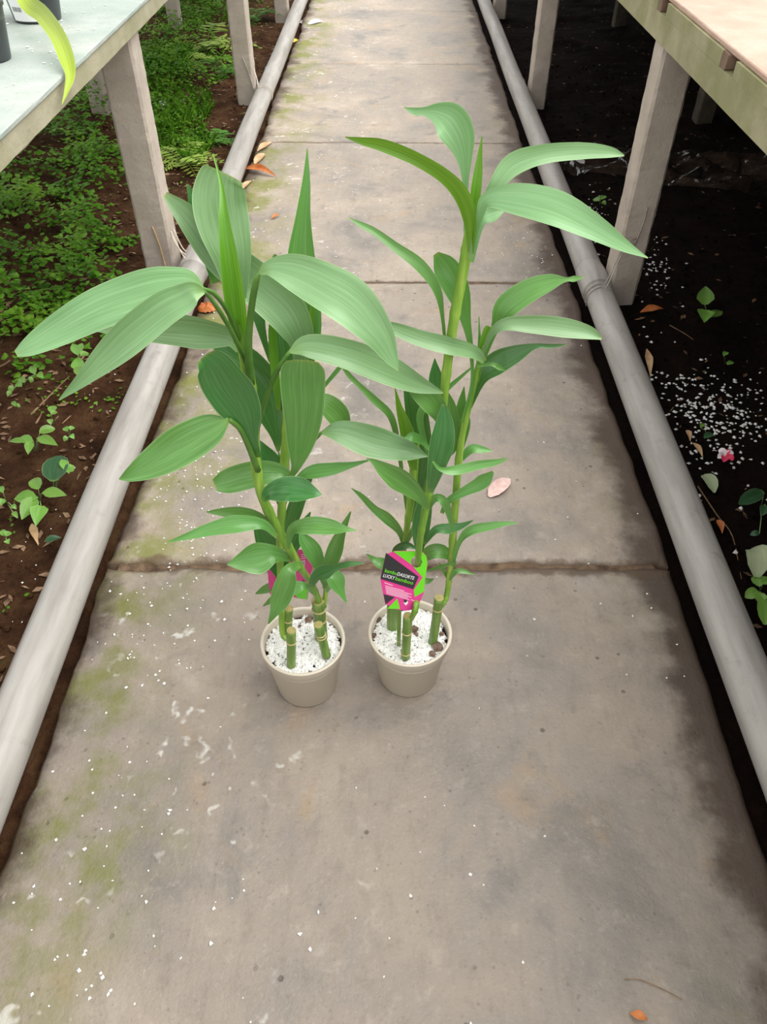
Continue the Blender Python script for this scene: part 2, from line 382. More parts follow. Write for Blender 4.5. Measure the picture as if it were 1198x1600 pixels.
c = ramp(nt, noise_n(nt, mp.outputs[0], 1, 4), [(0.3, S(90, 136, 44)), (0.55, S(134, 174, 66)), (0.75, S(180, 206, 92))])
nt.links.new(c, b.inputs['Base Color']); b.inputs['Roughness'].default_value = 0.38
L_STALK = simple('dark_green_leaf_stalk', S(74, 112, 44), S(98, 140, 60), 30, 0.4, 0.0)
M_CANE, nt, b = newmat('green_cane')
p = worldpos(nt); mp = N(nt, 'ShaderNodeMapping'); mp.inputs['Scale'].default_value = (120, 120, 14); nt.links.new(p, mp.inputs[0])
c = ramp(nt, noise_n(nt, mp.outputs[0], 1, 4), [(0.3, S(78, 116, 44)), (0.55, S(116, 148, 66)), (0.75, S(150, 172, 92))])
nt.links.new(c, b.inputs['Base Color']); b.inputs['Roughness'].default_value = 0.35
M_CUT = simple('dry_cut_cane_end', S(150, 140, 84), S(186, 174, 116), 120, 0.7, 0.3)
M_NODE = simple('straw_node_ring', S(176, 160, 104), S(208, 190, 140), 120, 0.7, 0.2)
W_FERN = leafmat('fern_green', S(50, 98, 28), S(76, 128, 38), S(104, 152, 56), tipamt=0.0, rough=0.5)
W_COVER, nt, b = newmat('maidenhair_green')
p = worldpos(nt)
c = ramp(nt, noise_n(nt, p, 5, 5, 0.7), [(0.3, S(44, 88, 12)), (0.5, S(80, 130, 26)), (0.7, S(130, 170, 54))])
c = mix(nt, math_n(nt, 'MULTIPLY', maprange(nt, noise_n(nt, p, 60, 2), 0.52, 0.7), 0.5), c, S(140, 180, 84))
nt.links.new(c, b.inputs['Base Color']); b.inputs['Roughness'].default_value = 0.5; b.inputs['Specular IOR Level'].default_value = 0.15
tr = N(nt, 'ShaderNodeBsdfTranslucent'); nt.links.new(c, tr.inputs[0]); ms = N(nt, 'ShaderNodeMixShader'); ms.inputs[0].default_value = 0.25
nt.links.new(b.outputs[0], ms.inputs[1]); nt.links.new(tr.outputs[0], ms.inputs[2]); nt.links.new(ms.outputs[0], nt.nodes['Material Output'].inputs[0])
W_FERN2 = leafmat('yellowish_fern', S(116, 146, 50), S(146, 172, 72), S(168, 190, 92), tipamt=0.0, rough=0.5)
W_SEED = leafmat('seedling_green', S(92, 142, 54), S(116, 164, 70), S(142, 184, 92), tipamt=0.0)
W_DARK = leafmat('dark_weed_leaf', S(38, 76, 48), S(54, 96, 62), S(78, 118, 80), tipamt=0.0)
W_GREY = leafmat('pale_withered_leaf', S(158, 176, 132), S(180, 194, 154), S(198, 208, 172), tipamt=0.0, rough=0.6)
W_LIME = leafmat('lime_droopy_leaf', S(134, 160, 30), S(156, 178, 50), S(178, 196, 84), tip=S(160, 150, 60), tipamt=0.5, trans=0.12)

M_FILM, nt, b = newmat('clear_plastic_film')
b.inputs['Base Color'].default_value = (0.9, 0.92, 0.95, 1); b.inputs['Roughness'].default_value = 0.12; b.inputs['Specular IOR Level'].default_value = 0.9
tb = N(nt, 'ShaderNodeBsdfTransparent'); tb.inputs[0].default_value = (0.9, 0.92, 0.93, 1)
ms = N(nt, 'ShaderNodeMixShader'); ms.inputs[0].default_value = 0.2
gl = N(nt, 'ShaderNodeBsdfGlossy'); gl.inputs['Roughness'].default_value = 0.12
nt.links.new(tb.outputs[0], ms.inputs[1]); nt.links.new(gl.outputs[0], ms.inputs[2]); nt.links.new(ms.outputs[0], nt.nodes['Material Output'].inputs[0])

# ------------------------------------------------------------------ ground and walkway
GX0, GX1, GY0, GY1, GS = -4.2, 4.2, -3.0, 10.0, 0.05
def soil_z(x, y):
    a = abs(x)
    base = -0.028 + 0.020 * nz(x * 3.1, y * 3.1, 5) + 0.010 * nz(x * 11, y * 11, 9) + 0.005 * nz(x * 31, y * 31, 2)
    if a > 1.1: base += min(0.05, (a - 1.1) * 0.05)
    if a < 0.72: base = base * 0.5 - 0.012
    if a < 0.585: base = -0.075
    return base
nx, ny = int((GX1 - GX0) / GS) + 1, int((GY1 - GY0) / GS) + 1
V = [(GX0 + i * GS, GY0 + j * GS, soil_z(GX0 + i * GS, GY0 + j * GS)) for j in range(ny) for i in range(nx)]
Fc = [(j * nx + i, j * nx + i + 1, (j + 1) * nx + i + 1, (j + 1) * nx + i) for j in range(ny - 1) for i in range(nx - 1)]
tag(obj('ground', V, Fc, M_SOIL, smooth=True, origin=(0, 0, 0)), 'dark moist soil beds on both sides of the concrete walkway', 'ground', kind='structure')

JOINTS = [-2.8, -1.48, -0.20, 1.076, 2.317, 3.615, 4.885, 6.20, 7.50, 8.80]
V, Fc = rough_box(-0.57, 0.57, -2.8, 9.0, -0.075, -0.005, axis=1, seg=260, amp=0.004)
floor = tag(obj('floor', V, Fc, M_JOINT, origin=(0, 0, -0.075)), 'concrete slab walkway between two nursery benches', 'walkway', kind='structure')
GAP = {1.076: 0.013, 2.317: 0.008}
def slab(y0, y1, k):
    g0, g1 = GAP.get(y0, 0.0045), GAP.get(y1, 0.0045)
    pts = []
    nxs, nys = 110, 110
    hw = 0.592
    def jag(s, a, fq, seed): return a * (nz(s * fq, seed * 3.7, 1.3) + 0.5 * nz(s * fq * 3.1, seed * 1.9, 4.1) + 0.25 * nz(s * fq * 8, seed, 7))
    def bow(x): return 0.006 * math.sin(x * 2.1 + 0.3)
    for i in range(nxs):
        x = -hw + 2 * hw * i / nxs; pts.append((x, y0 + bow(x) + g0 / 2 + max(-0.4 * g0, jag(x, g0 * 0.9, 9, k)), 0))
    for i in range(nys):
        y = y0 + g0 / 2 + (y1 - y0 - g0) * i / nys; pts.append((hw + jag(y, 0.013, 2.3, 41) - 0.004, y, 0))
    for i in range(nxs):
        x = hw - 2 * hw * i / nxs; pts.append((x, y1 + bow(x) - g1 / 2 - max(-0.4 * g1, jag(x, g1 * 0.9, 9, k + 1 + 50)), 0))
    for i in range(nys):
        y = y1 - g1 / 2 - (y1 - y0 - g1) * i / nys; pts.append((-hw + jag(y, 0.018, 3.3, 77) + 0.008, y, 0))
    S0 = pts[:nxs] ; E0 = pts[nxs:nxs + nys]; N0 = pts[nxs + nys:2 * nxs + nys][::-1]; W0 = pts[2 * nxs + nys:][::-1]
    m = nxs
    bot = S0 + [E0[0]]; rgt = E0 + [N0[-1]]; top = [W0[-1]] + N0; lft = [S0[0]] + W0
    V, Fc = [], []
    for j in range(m + 1):
        v = j / m
        for i in range(m + 1):
            u = i / m
            q = [(1 - v) * bot[i][a_] + v * top[i][a_] + (1 - u) * lft[j][a_] + u * rgt[j][a_]
                 - ((1 - u) * (1 - v) * bot[0][a_] + u * (1 - v) * bot[m][a_] + (1 - u) * v * top[0][a_] + u * v * top[m][a_]) for a_ in (0, 1)]
            e = min(u * 2 * hw, (1 - u) * 2 * hw, v * (y1 - y0), (1 - v) * (y1 - y0))
            V.append((q[0], q[1], (0.0 if e > 0.008 else -0.005) + 0.0012 * nz(q[0] * 5, q[1] * 5, 3)))
    for j in range(m):
        for i in range(m): Fc.append((j * (m + 1) + i, j * (m + 1) + i + 1, (j + 1) * (m + 1) + i + 1, (j + 1) * (m + 1) + i))
    ringi = [i for i in range(m + 1)] + [j * (m + 1) + m for j in range(1, m + 1)] + [m * (m + 1) + i for i in range(m - 1, -1, -1)] + [j * (m + 1) for j in range(m - 1, 0, -1)]
    o_ = len(V); V += [(V[i][0], V[i][1], -0.06) for i in ringi]; r_ = len(ringi)
    for i in range(r_): Fc.append((ringi[i], o_ + i, o_ + (i + 1) % r_, ringi[(i + 1) % r_]))
    return obj('slab', V, Fc, M_SLAB, parent=floor, smooth=True)
LIGHT_TONE = [0.82, 0.82, 0.80, 1.03, 1.12, 1.22, 1.30, 1.34, 1.34, 1.34]
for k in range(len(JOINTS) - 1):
    so = slab(JOINTS[k], JOINTS[k + 1], k); so.color = (LIGHT_TONE[k], LIGHT_TONE[k], LIGHT_TONE[k], 1)      # walkway light gradient painted in: nearer slabs darker, farther ones lighter

# ------------------------------------------------------------------ pipes along the walkway
def pipe(xc, joints, rings, label):
    z, r = 0.036, 0.042
    root = empty('drain_pipe', (xc, 2.0, -0.01)); tag(root, label, 'pipe', 'pipes lying along the walkway')
    cuts = [-2.8] + joints + [9.2]
    for a, b_ in zip(cuts[:-1], cuts[1:]):
        n = 40
        path = [Vector((xc + 0.004 * nz(a + (b_ - a) * i / n, xc * 9), a + (b_ - a) * i / n, z + 0.003 * nz(3 + i * .3, xc))) for i in range(n + 1)]
        V, Fc = tube_mesh(path, [r] * (n + 1), 28); obj('pipe_section', V, Fc, M_PIPE, root, smooth=True)
    for jy in joints:
        V, Fc = tube_mesh([Vector((xc, jy + d, z)) for d in (-0.004, -0.002, 0.0, 0.11, 0.135, 0.15)], [r + 0.001, r + 0.0035, r + 0.0045, r + 0.0045, r + 0.002, r], 28)
        obj('coupling', V, Fc, M_PIPE, root, smooth=True)
    for ry in rings:
        V, Fc = tube_mesh([Vector((xc, ry + d, z)) for d in (-0.003, -0.001, 0.002, 0.004)], [r, r + 0.0022, r + 0.0022, r], 28)
        obj('seam_ring', V, Fc, M_PIPE, root, smooth=True)
    return root
pipe(-0.630, [2.30], [4.55], 'grey plastic pipe along the left edge of the walkway beside the ferns')
pipe(0.645, [2.19], [4.35], 'grey plastic pipe along the right edge of the walkway beside black soil')

# ------------------------------------------------------------------ benches
lb = empty('bench', (-1.07, 3.0, -0.03)); tag(lb, 'left nursery bench with pale grey-green sheet top on concrete posts', 'bench')
V, Fc = rough_box(-0.735, -0.675, -2.8, 9.0, 0.692, 0.737, axis=1, seg=220, amp=0.0008, bev=0.003, seed=3); obj('front_beam', V, Fc, M_BEAML, lb)
V, Fc = rough_box(-1.45, -1.39, -2.8, 9.0, 0.692, 0.737, axis=1, seg=60, amp=0.001, bev=0.003, seed=4); obj('rear_beam', V, Fc, M_BEAML, lb)
V, Fc = rough_box(-1.47, -0.670, -2.8, 9.0, 0.737, 0.748, axis=1, seg=240, amp=0.0006, bev=0.002, seed=5); obj('bench_top', V, Fc, M_TOPL, lb)
for k, (yy, x0) in enumerate(((2.36, -0.800), (4.20, -0.770), (5.95, -0.775), (7.7, -0.775), (0.55, -0.79), (-1.25, -0.79))):
    V, Fc = rough_box(x0, x0 + 0.097 - 0.007 * (k > 0), yy, yy + 0.10, -0.12, 0.6925, axis=2, seg=60, amp=0.0011, bev=0.007, seed=k + 10); obj('post', V, Fc, M_POST, lb)
    V, Fc = rough_box(-1.44, -1.36, yy - 0.22, yy - 0.14, -0.12, 0.6925, axis=2, seg=24, amp=0.001, bev=0.006, seed=k + 20); obj('post', V, Fc, M_POST, lb)
rb = empty('bench', (1.6, 3.0, -0.03)); tag(rb, 'right nursery bench with pinkish board top over a mossy beam', 'bench')
NOT = [-2.3, -1.7, -1.1, -0.5, 0.1, 0.6, 1.0, 1.30, 1.75, 2.27, 2.8, 3.4, 4.0, 4.6, 5.2]
V, Fc = rough_box(0.676, 0.740, -2.8, 9.0, 0.702, 0.760, axis=1, seg=220, amp=0.0003, bev=0.0006, seed=6); obj('front_beam', V, Fc, M_BEAMR, rb)
ys = [-2.8] + [v for q in NOT for v in (q - 0.05, q + 0.035)] + [9.0]
for a, b_ in zip(ys[0::2], ys[1::2]):
    V, Fc = rough_box(0.676, 0.740, a, b_, 0.7598, 0.790, axis=1, seg=16, amp=0.0, bev=0.0004, seed=a); obj('beam_cap', V, Fc, M_BEAMR, rb)
for q in NOT:
    V, Fc = rough_box(0.677, 2.5, q + 0.002, q + 0.034, 0.760, 0.790, axis=0, seg=12, amp=0.0006, bev=0.003, seed=q); obj('joist', V, Fc, M_JOIST, rb)
V, Fc = rough_box(0.682, 2.6, -2.8, 3.02, 0.790, 0.801, axis=1, seg=100, amp=0.001, bev=0.002, seed=8); obj('bench_top', V, Fc, M_TOPR, rb)
V, Fc = rough_box(0.682, 2.6, 3.025, 9.0, 0.790, 0.801, axis=1, seg=160, amp=0.001, bev=0.002, seed=9); obj('bench_top', V, Fc, M_TOPR, rb)
V, Fc = rough_box(2.48, 2.54, -2.8, 9.0, 0.702, 0.760, axis=1, seg=40, amp=0.001, bev=0.004, seed=16); obj('rear_beam', V, Fc, M_BEAMR, rb)
for k, yy in enumerate((2.215, 4.2, 6.1, 7.9, 0.3, -1.6)):
    V, Fc = rough_box(0.690, 0.776 , yy, yy + 0.10, -0.12, 0.7025, axis=2, seg=60, amp=0.0012, bev=0.007, seed=k + 30); obj('post', V, Fc, M_POST, rb)
    V, Fc = rough_box(1.45, 1.53, yy - 0.28, yy - 0.20, -0.12, 0.760, axis=2, seg=24, amp=0.001, bev=0.006, seed=k + 40); obj('post', V, Fc, M_SHADEPOST, rb)
    V, Fc = rough_box(2.46, 2.55, yy, yy + 0.09, -0.12, 0.7025, axis=2, seg=24, amp=0.001, bev=0.006, seed=k + 50); obj('post', V, Fc, M_SHADEPOST, rb)

V, Fc = rough_box(2.62, 2.74, -2.8, 9.6, -0.15, 0.95, axis=1, seg=80, amp=0.003, bev=0.01, seed=61)  # unseen low dark box, added to stop light leaking under the bench
tag(obj('light_shield_right', V, Fc, M_SHIELD), 'added low dark light-blocking wall behind the right bench', 'shield', kind='structure')

# ------------------------------------------------------------------ leaf and stem builders
def leaf_mesh(P, HW, Wd, Nn, fold=0.2, pleat=0.03, wav=0.0, seed=0.0, cols=9):
    V, UV, Fc = [], [], []; n = len(P)
    L = [0.0]
    for i in range(1, n): L.append(L[-1] + (P[i] - P[i - 1]).length)
    for i in range(n):
        v = L[i] / max(L[-1], 1e-6)
        for j in range(cols):
            u = -1 + 2 * j / (cols - 1); hw = HW[i]
            off = fold * hw * abs(u) ** 1.3 - fold * hw * 0.4 + pleat * hw * math.cos(j * math.pi * 0.5) * (1 - abs(u) * 0.5)
            off += wav * hw * u * u * math.sin(v * 13 + seed + (1.5 if u > 0 else 0))
            V.append(P[i] + Wd[i] * (u * hw) + Nn[i] * off); UV.append((0.5 + 0.5 * u, v))
    for i in range(n - 1):
        for j in range(cols - 1):
            Fc.append((i * cols + j, i * cols + j + 1, (i + 1) * cols + j + 1, (i + 1) * cols + j))
    return V, Fc, UV
def frames(P, face, roll):
    Wd, Nn = [], []; n = len(P); prev = None
    for i in range(n):
        t = (P[min(i + 1, n - 1)] - P[max(i - 1, 0)]).normalized()
        vd = face(P[i])
        w = t.cross(vd)
        if w.length < 1e-4: w = prev or Vector((1, 0, 0))
        w.normalize()
        if prev is not None and w.dot(prev) < 0: w = -w
        prev = w.copy()
        nn = w.cross(t)
        if nn.dot(vd) < 0: nn = -nn
        r = roll * (i / (n - 1)) if isinstance(roll, float) else roll[0] + (roll[1] - roll[0]) * i / (n - 1)
        w2 = w * math.cos(r) + nn * math.sin(r); n2 = nn * math.cos(r) - w * math.sin(r)
        Wd.append(w2); Nn.append(n2)
    return Wd, Nn
def to_cam(p): return (Vector((0, 0, CAMZ)) - p).normalized()
def up_dir(p): return Vector((0, 0, 1))
_leafk = [0]
def plant_leaf(parent, y0, pts, mat=None, roll=None, fold=0.30, name='leaf', wav=0.10, pet=0):
    """a strap leaf given by where its midrib runs, how far back it lies and how broad it looks"""
    _leafk[0] += 1; rng = random.Random(_leafk[0] * 17)
    if pet:                                        # a round leaf stalk that bends over into the blade
        Qs = catmull([(*q[:3], q[3] * 0.85) for q in pts[:pet]] + [(*pts[pet][:3], pts[pet][3] * 0.5)], 5)
        Ps = [atY(q[0], q[1], y0 + q[2]) for q in Qs]
        sv, sf = tube_mesh(Ps, [0.5 * q[3] / ppm(p_) for q, p_ in zip(Qs, Ps)], 8); obj('leaf_stalk', sv, sf, L_STALK, parent, smooth=True)
        pts = pts[pet:]; pts = [(*pts[0][:3], 5)] + list(pts[1:])
    Q = catmull(pts, 5)
    P = [atY(q[0], q[1], y0 + q[2]) for q in Q]
    if roll is None: roll = (rng.uniform(-0.25, 0.25), rng.uniform(-0.45, 0.45))
    Wd, Nn = frames(P, to_cam, roll)
    n = len(P)
    HW = []
    for i in range(n):
        r = roll[0] + (roll[1] - roll[0]) * i / (n - 1)
        HW.append(max(0.0006, 0.5 * max(Q[i][3], 0.8) / ppm(P[i]) / max(0.6, math.cos(r))))
    V, Fc, UV = leaf_mesh(P, HW, Wd, Nn, fold, 0.035, wav, rng.uniform(0, 6))
    return obj(name, V, Fc, mat or L_MAT, parent, smooth=True, uvs=UV)
def plant_stem(parent, y0, pts, mat=None, name='shoot', sides=10, nodes=0):
    Q = catmull(pts, 6)
    P = [atY(q[0], q[1], y0 + q[2]) for q in Q]
    R = [0.5 * q[3] / ppm(p_) for q, p_ in zip(Q, P)]
    if nodes:
        for i in range(len(R)):
            if i % nodes == nodes // 2: R[i] *= 1.13
    V, Fc = tube_mesh(P, R, sides)
    return obj(name, V, Fc, mat or L_STEM, parent, smooth=True)

def pot_and_fill(root, c, h, rr, rb_, seed, lumps, nper=3400):
    z0 = c[2]
    prof = [(0.0005, 0.004), (rb_ - 0.006, 0.004), (rb_ - 0.003, 0.0), (rb_, 0.003), (rb_ + (rr - rb_) * 0.80 - 0.002, h - 0.026), (rr - 0.0015, h - 0.022), (rr - 0.0005, h - 0.004), (rr, h - 0.0015), (rr - 0.001, h),
            (rr - 0.0035, h), (rr - 0.0045, h - 0.003), (rr - 0.006, h - 0.03), (rb_ - 0.003, 0.01), (0.0005, 0.008)]
    V, Fc = lathe(prof, c, 72); obj('pot', V, Fc, M_POT, root, smooth=True)
    V, Fc = lathe([(rr - 0.001, h - 0.0035), (rr + 0.0012, h - 0.003), (rr + 0.0016, h - 0.001), (rr + 0.0006, h + 0.0006), (rr - 0.002, h + 0.0008), (rr - 0.0032, h)], c, 72); obj('rim', V, Fc, M_POT, root, smooth=True)
    rin = rr - 0.0065
    V, Fc = lathe([(0.0005, h - 0.0195), (rin * 0.7, h - 0.019), (rin, h - 0.02), (rin - 0.004, h - 0.05), (0.0005, h - 0.05)], c, 40); obj('soil', V, Fc, M_DIRT, root, smooth=True)
    rng = random.Random(seed); parts = []
    for i in range(nper):
        a = rng.uniform(0, 2 * math.pi); r = rin * math.sqrt(rng.random()) * 0.985
        if r > rin * 0.9 and nz(a * 2.5, seed) > 0.12: continue
        x, y = c[0] + r * math.cos(a), c[1] + r * math.sin(a)
        s = rng.choice((0.0016, 0.002, 0.0026, 0.0032, 0.0038))
        parts.append(grain((x, y, z0 + h - 0.0185 + rng.uniform(0, 0.004) + 0.003 * (1 - r / rin)), s, rng, 0.8))
    V, Fc = merge(parts); o = obj('perlite_layer', V, Fc, M_PERL, root); o['kind'] = 'stuff'; o['label'] = 'loose white perlite grains'
    for (px, py, rpx) in lumps:
        g = G(px, py, z0 + h - 0.012); V, Fc = crumb((g.x, g.y, g.z), rpx / ppm(g), rng); obj('bark_chip', V, Fc, M_CLAY, root)

def cane(root, y0, base, top, dy0, dy1, w, rings=(0.55,), cut=True):
    """a cut length of cane with straw-coloured node rings and a sawn top"""
    A, B = atY(base[0], base[1], y0 + dy0), atY(top[0], top[1], y0 + dy1)
    A = A + (A - B).normalized() * 0.02
    n = 14; P = [A.lerp(B, i / n) for i in range(n + 1)]; r = 0.5 * w / ppm(B)
    V, Fc = tube_mesh(P, [r * (1.0 + 0.03 * nz(i * 1.7, w)) for i in range(n + 1)], 14)
    o = obj('cane', V, Fc, M_CANE, root, smooth=True)
    for t in rings:
        q = A.lerp(B, t); d = (B - A).normalized()
        V, Fc = tube_mesh([q - d * 0.0015, q - d * 0.0006, q + d * 0.0006, q + d * 0.0015], [r * 1.0, r * 1.13, r * 1.13, r * 1.0], 14); obj('node_ring', V, Fc, M_NODE, o, smooth=True)
    if cut:
        d = (B - A).normalized()
        V, Fc = tube_mesh([B - d * 0.0004, B + d * 0.0006, B + d * 0.0008, B + d * 0.0002], [r * 0.99, r * 0.97, r * 0.74, r * 0.7], 14); obj('cut_end', V, Fc, M_CUT, o)
    return o

# ------------------------------------------------------------------ left plant
YL = 0.790
cl = (-0.1425, YL, 0.0)
pl = empty('potted_bamboo', cl); tag(pl, 'left, bushier potted lucky bamboo with broad drooping leaves in taupe pot', 'potted plant', 'potted lucky bamboos on the walkway')
pot_and_fill(pl, cl, 0.129, 0.0710, 0.053, 3, [(482, 968, 6), (468, 978, 3)])
cane(pl, YL, (455, 1030), (455, 985), -0.043, -0.043, 15, (0.70,))
cane(pl, YL, (449, 985), (451, 951), -0.004, -0.002, 14, (0.62,))
cane(pl, YL, (507, 1013), (497, 976), -0.025, -0.022, 15, (0.62, 0.7))
cane(pl, YL, (501, 985), (497, 938), 0.012, 0.010, 21, (0.5, 0.78))
D, P_, Y_, M_ = L_DRK, L_PALE, L_YNG, L_MAT
s1 = plant_stem(pl, YL, [(499, 943, .008, 10), (488, 915, 0, 10), (470, 888, -.02, 11), (455, 862, -.03, 14), (437, 832, -.03, 15), (412, 782, -.03, 16), (402, 740, -.03, 16), (397, 690, -.03, 18), (394, 640, -.03, 20), (388, 590, -.03, 21), (379, 530, -.03, 20), (372, 492, -.03, 15)], nodes=8)
s2 = plant_stem(pl, YL, [(447, 1000, -.02, 7), (441, 985, -.01, 10), (440, 930, 0, 11), (437, 860, .01, 12), (440, 800, .01, 13), (443, 740, .01, 15), (447, 690, .01, 15), (447, 640, .01, 12), (441, 595, .015, 9)], nodes=7)
s3 = plant_stem(pl, YL, [(507, 948, .012, 7), (509, 915, .014, 7), (510, 880, .012, 6)], nodes=5)
for pts, m, kw in [
    ([(376, 535, -.035, 20), (369, 475, -.04, 32), (359, 405, -.04, 28), (351, 345, -.03, 17), (346, 290, -.01, 6), (333, 240, .01, 2)], Y_, dict(fold=0.6, roll=(0.2, 0.3))),
    ([(379, 545, -.03, 12), (358, 492, -.05, 9), (336, 460, -.07, 9), (318, 451, -.08, 11), (298, 445, -.085, 42), (275, 446, -.09, 56), (230, 455, -.098, 66), (155, 482, -.105, 62), (88, 518, -.11, 46), (46, 542, -.115, 28), (25, 553, -.115, 10)], P_, dict(roll=(0.0, -0.15), fold=0.15, pet=3)),
    ([(384, 565, -.04, 10), (360, 515, -.06, 9), (336, 476, -.085, 9), (320, 456, -.10, 10), (302, 456, -.108, 32), (285, 466, -.112, 44), (254, 483, -.12, 52), (206, 521, -.13, 54), (166, 558, -.135, 42), (130, 592, -.14, 22), (92, 625, -.14, 2)], P_, dict(roll=(0.1, 0.2), fold=0.3, pet=3)),
    ([(374, 548, -.01, 10), (358, 526, 0, 30), (310, 518, .01, 48), (250, 514, .02, 44), (190, 511, .03, 28), (134, 514, .035, 3)], P_, dict(roll=(0.5, 0.3))),
    ([(402, 715, -.04, 12), (392, 682, -.055, 22), (377, 640, -.065, 60), (353, 600, -.08, 74), (335, 570, -.09, 58), (320, 556, -.095, 34)], D, dict(roll=(0.3, 0.3), fold=0.25)),
    ([(403, 735, -.04, 12), (378, 675, -.06, 11), (358, 655, -.07, 14), (330, 670, -.08, 50), (282, 697, -.09, 62), (236, 725, -.10, 46), (206, 741, -.105, 24), (186, 749, -.105, 2)], M_, dict(roll=(-0.1, 0.1), pet=2)),
    ([(391, 600, -.045, 17), (388, 540, -.055, 15), (393, 480, -.07, 13), (400, 440, -.08, 12), (405, 427, -.082, 9), (422, 419, -.085, 26), (455, 424, -.088, 54), (500, 444, -.09, 70), (548, 473, -.095, 74), (590, 520, -.10, 50), (612, 560, -.10, 22), (622, 579, -.10, 2)], P_, dict(roll=(0.0, 0.15), fold=0.15, pet=4)),
    ([(397, 695, -.035, 9), (408, 645, -.04, 10), (430, 585, -.045, 10), (452, 550, -.045, 12), (482, 541, -.04, 36), (542, 553, -.035, 46), (602, 576, -.025, 46), (652, 600, -.01, 28), (692, 614, 0, 3)], P_, dict(roll=(0.1, -0.2), pet=3)),
    ([(372, 480, 0, 20), (364, 410, 0, 56), (350, 355, .01, 80), (343, 315, .015, 84), (345, 285, .02, 74), (350, 270, .022, 60)], P_, dict(roll=(-0.1, -0.1), fold=0.12)),
    ([(345, 440, .03, 30), (315, 350, .035, 28), (293, 288, .04, 4)], D, {}),
]: plant_leaf(s1, YL, pts, m, **kw)
for pts, m, kw in [
    ([(455, 615, .0, 9), (470, 555, .0, 26), (464, 515, .0, 52), (440, 476, .005, 66), (394, 437, .01, 64), (344, 397, .02, 58), (295, 339, .03, 38), (258, 304, .04, 10)], P_, dict(roll=(0.2, 0.3))),
    ([(465, 640, .03, 12), (475, 580, .03, 22), (480, 520, .035, 42), (474, 460, .04, 50), (470, 405, .045, 44), (473, 340, .05, 24), (478, 285, .055, 13), (480, 232, .06, 1)], M_, dict(roll=(0.0, -0.2), fold=0.3)),
    ([(468, 640, .035, 8), (480, 570, .035, 16), (487, 520, .035, 22), (491, 480, .04, 14), (490, 430, .045, 3)], Y_, {}),
    ([(450, 750, -.02, 8), (462, 730, -.03, 14), (470, 690, -.04, 44), (474, 640, -.05, 62), (473, 600, -.055, 70), (473, 576, -.06, 68), (473, 563, -.062, 50)], M_, dict(roll=(0.0, 0.0), fold=0.2)),
    ([(443, 755, .02, 5), (435, 705, .03, 6), (430, 672, .03, 24), (415, 620, .035, 62), (380, 570, .04, 60), (348, 547, .045, 30), (332, 542, .05, 4)], D, dict(pet=1)),
    ([(440, 640, .02, 6), (422, 565, .02, 6), (408, 512, .02, 14), (400, 470, .025, 26), (393, 430, .03, 24), (388, 400, .035, 3)], D, dict(pet=1)),
    ([(435, 640, .012, 7), (429, 570, .012, 14), (425, 515, .012, 12), (428, 470, .015, 3)], Y_, {}),
    ([(455, 620, .025, 10), (452, 555, .025, 42), (442, 485, .03, 46), (433, 425, .035, 30), (429, 397, .04, 4)], D, {}),
    ([(450, 700, .02, 6), (480, 645, .03, 12), (503, 632, .035, 34), (527, 650, .04, 36), (542, 672, .045, 14), (546, 684, .045, 1)], M_, dict(roll=(0.4, 0.4))),
    ([(450, 750, .02, 5), (480, 702, .02, 6), (502, 676, .02, 10), (532, 675, .02, 36), (580, 690, .02, 50), (632, 703, .025, 34), (668, 713, .03, 2)], P_, dict(roll=(0.0, 0.1), pet=2)),
    ([(470, 660, .03, 4), (500, 612, .02, 5), (530, 575, .02, 7), (551, 547, .02, 2)], M_, {}),
    ([(443, 765, .0, 6), (449, 744, -.0, 16), (425, 738, -.005, 34), (390, 742, -.01, 42), (355, 752, -.015, 38), (335, 758, -.02, 20)], M_, {}),
    ([(446, 775, .02, 6), (468, 746, .02, 10), (490, 737, .02, 22), (520, 733, .02, 20), (548, 727, .02, 10), (577, 719, .02, 2)], M_, {}),
    ([(441, 800, .02, 6), (438, 762, .025, 28), (425, 725, .03, 32), (410, 700, .035, 16), (402, 686, .04, 2)], D, {}),
    ([(442, 850, .02, 8), (455, 812, .025, 22), (465, 782, .03, 24), (478, 757, .035, 14), (490, 738, .04, 2)], D, {}),
    ([(438, 905, .02, 8), (428, 875, .025, 28), (415, 845, .03, 32), (402, 815, .035, 16), (395, 798, .04, 3)], D, {}),
    ([(440, 890, .01, 6), (460, 852, .015, 18), (472, 826, .02, 18), (485, 800, .025, 2)], D, {}),
    ([(440, 935, .01, 5), (432, 915, .03, 10), (416, 920, .04, 14), (399, 928, .045, 2)], M_, {}),
    ([(441, 945, .01, 5), (430, 935, .03, 12), (411, 947, .04, 2)], M_, {}),
]: plant_leaf(s2, YL, pts, m, **kw)
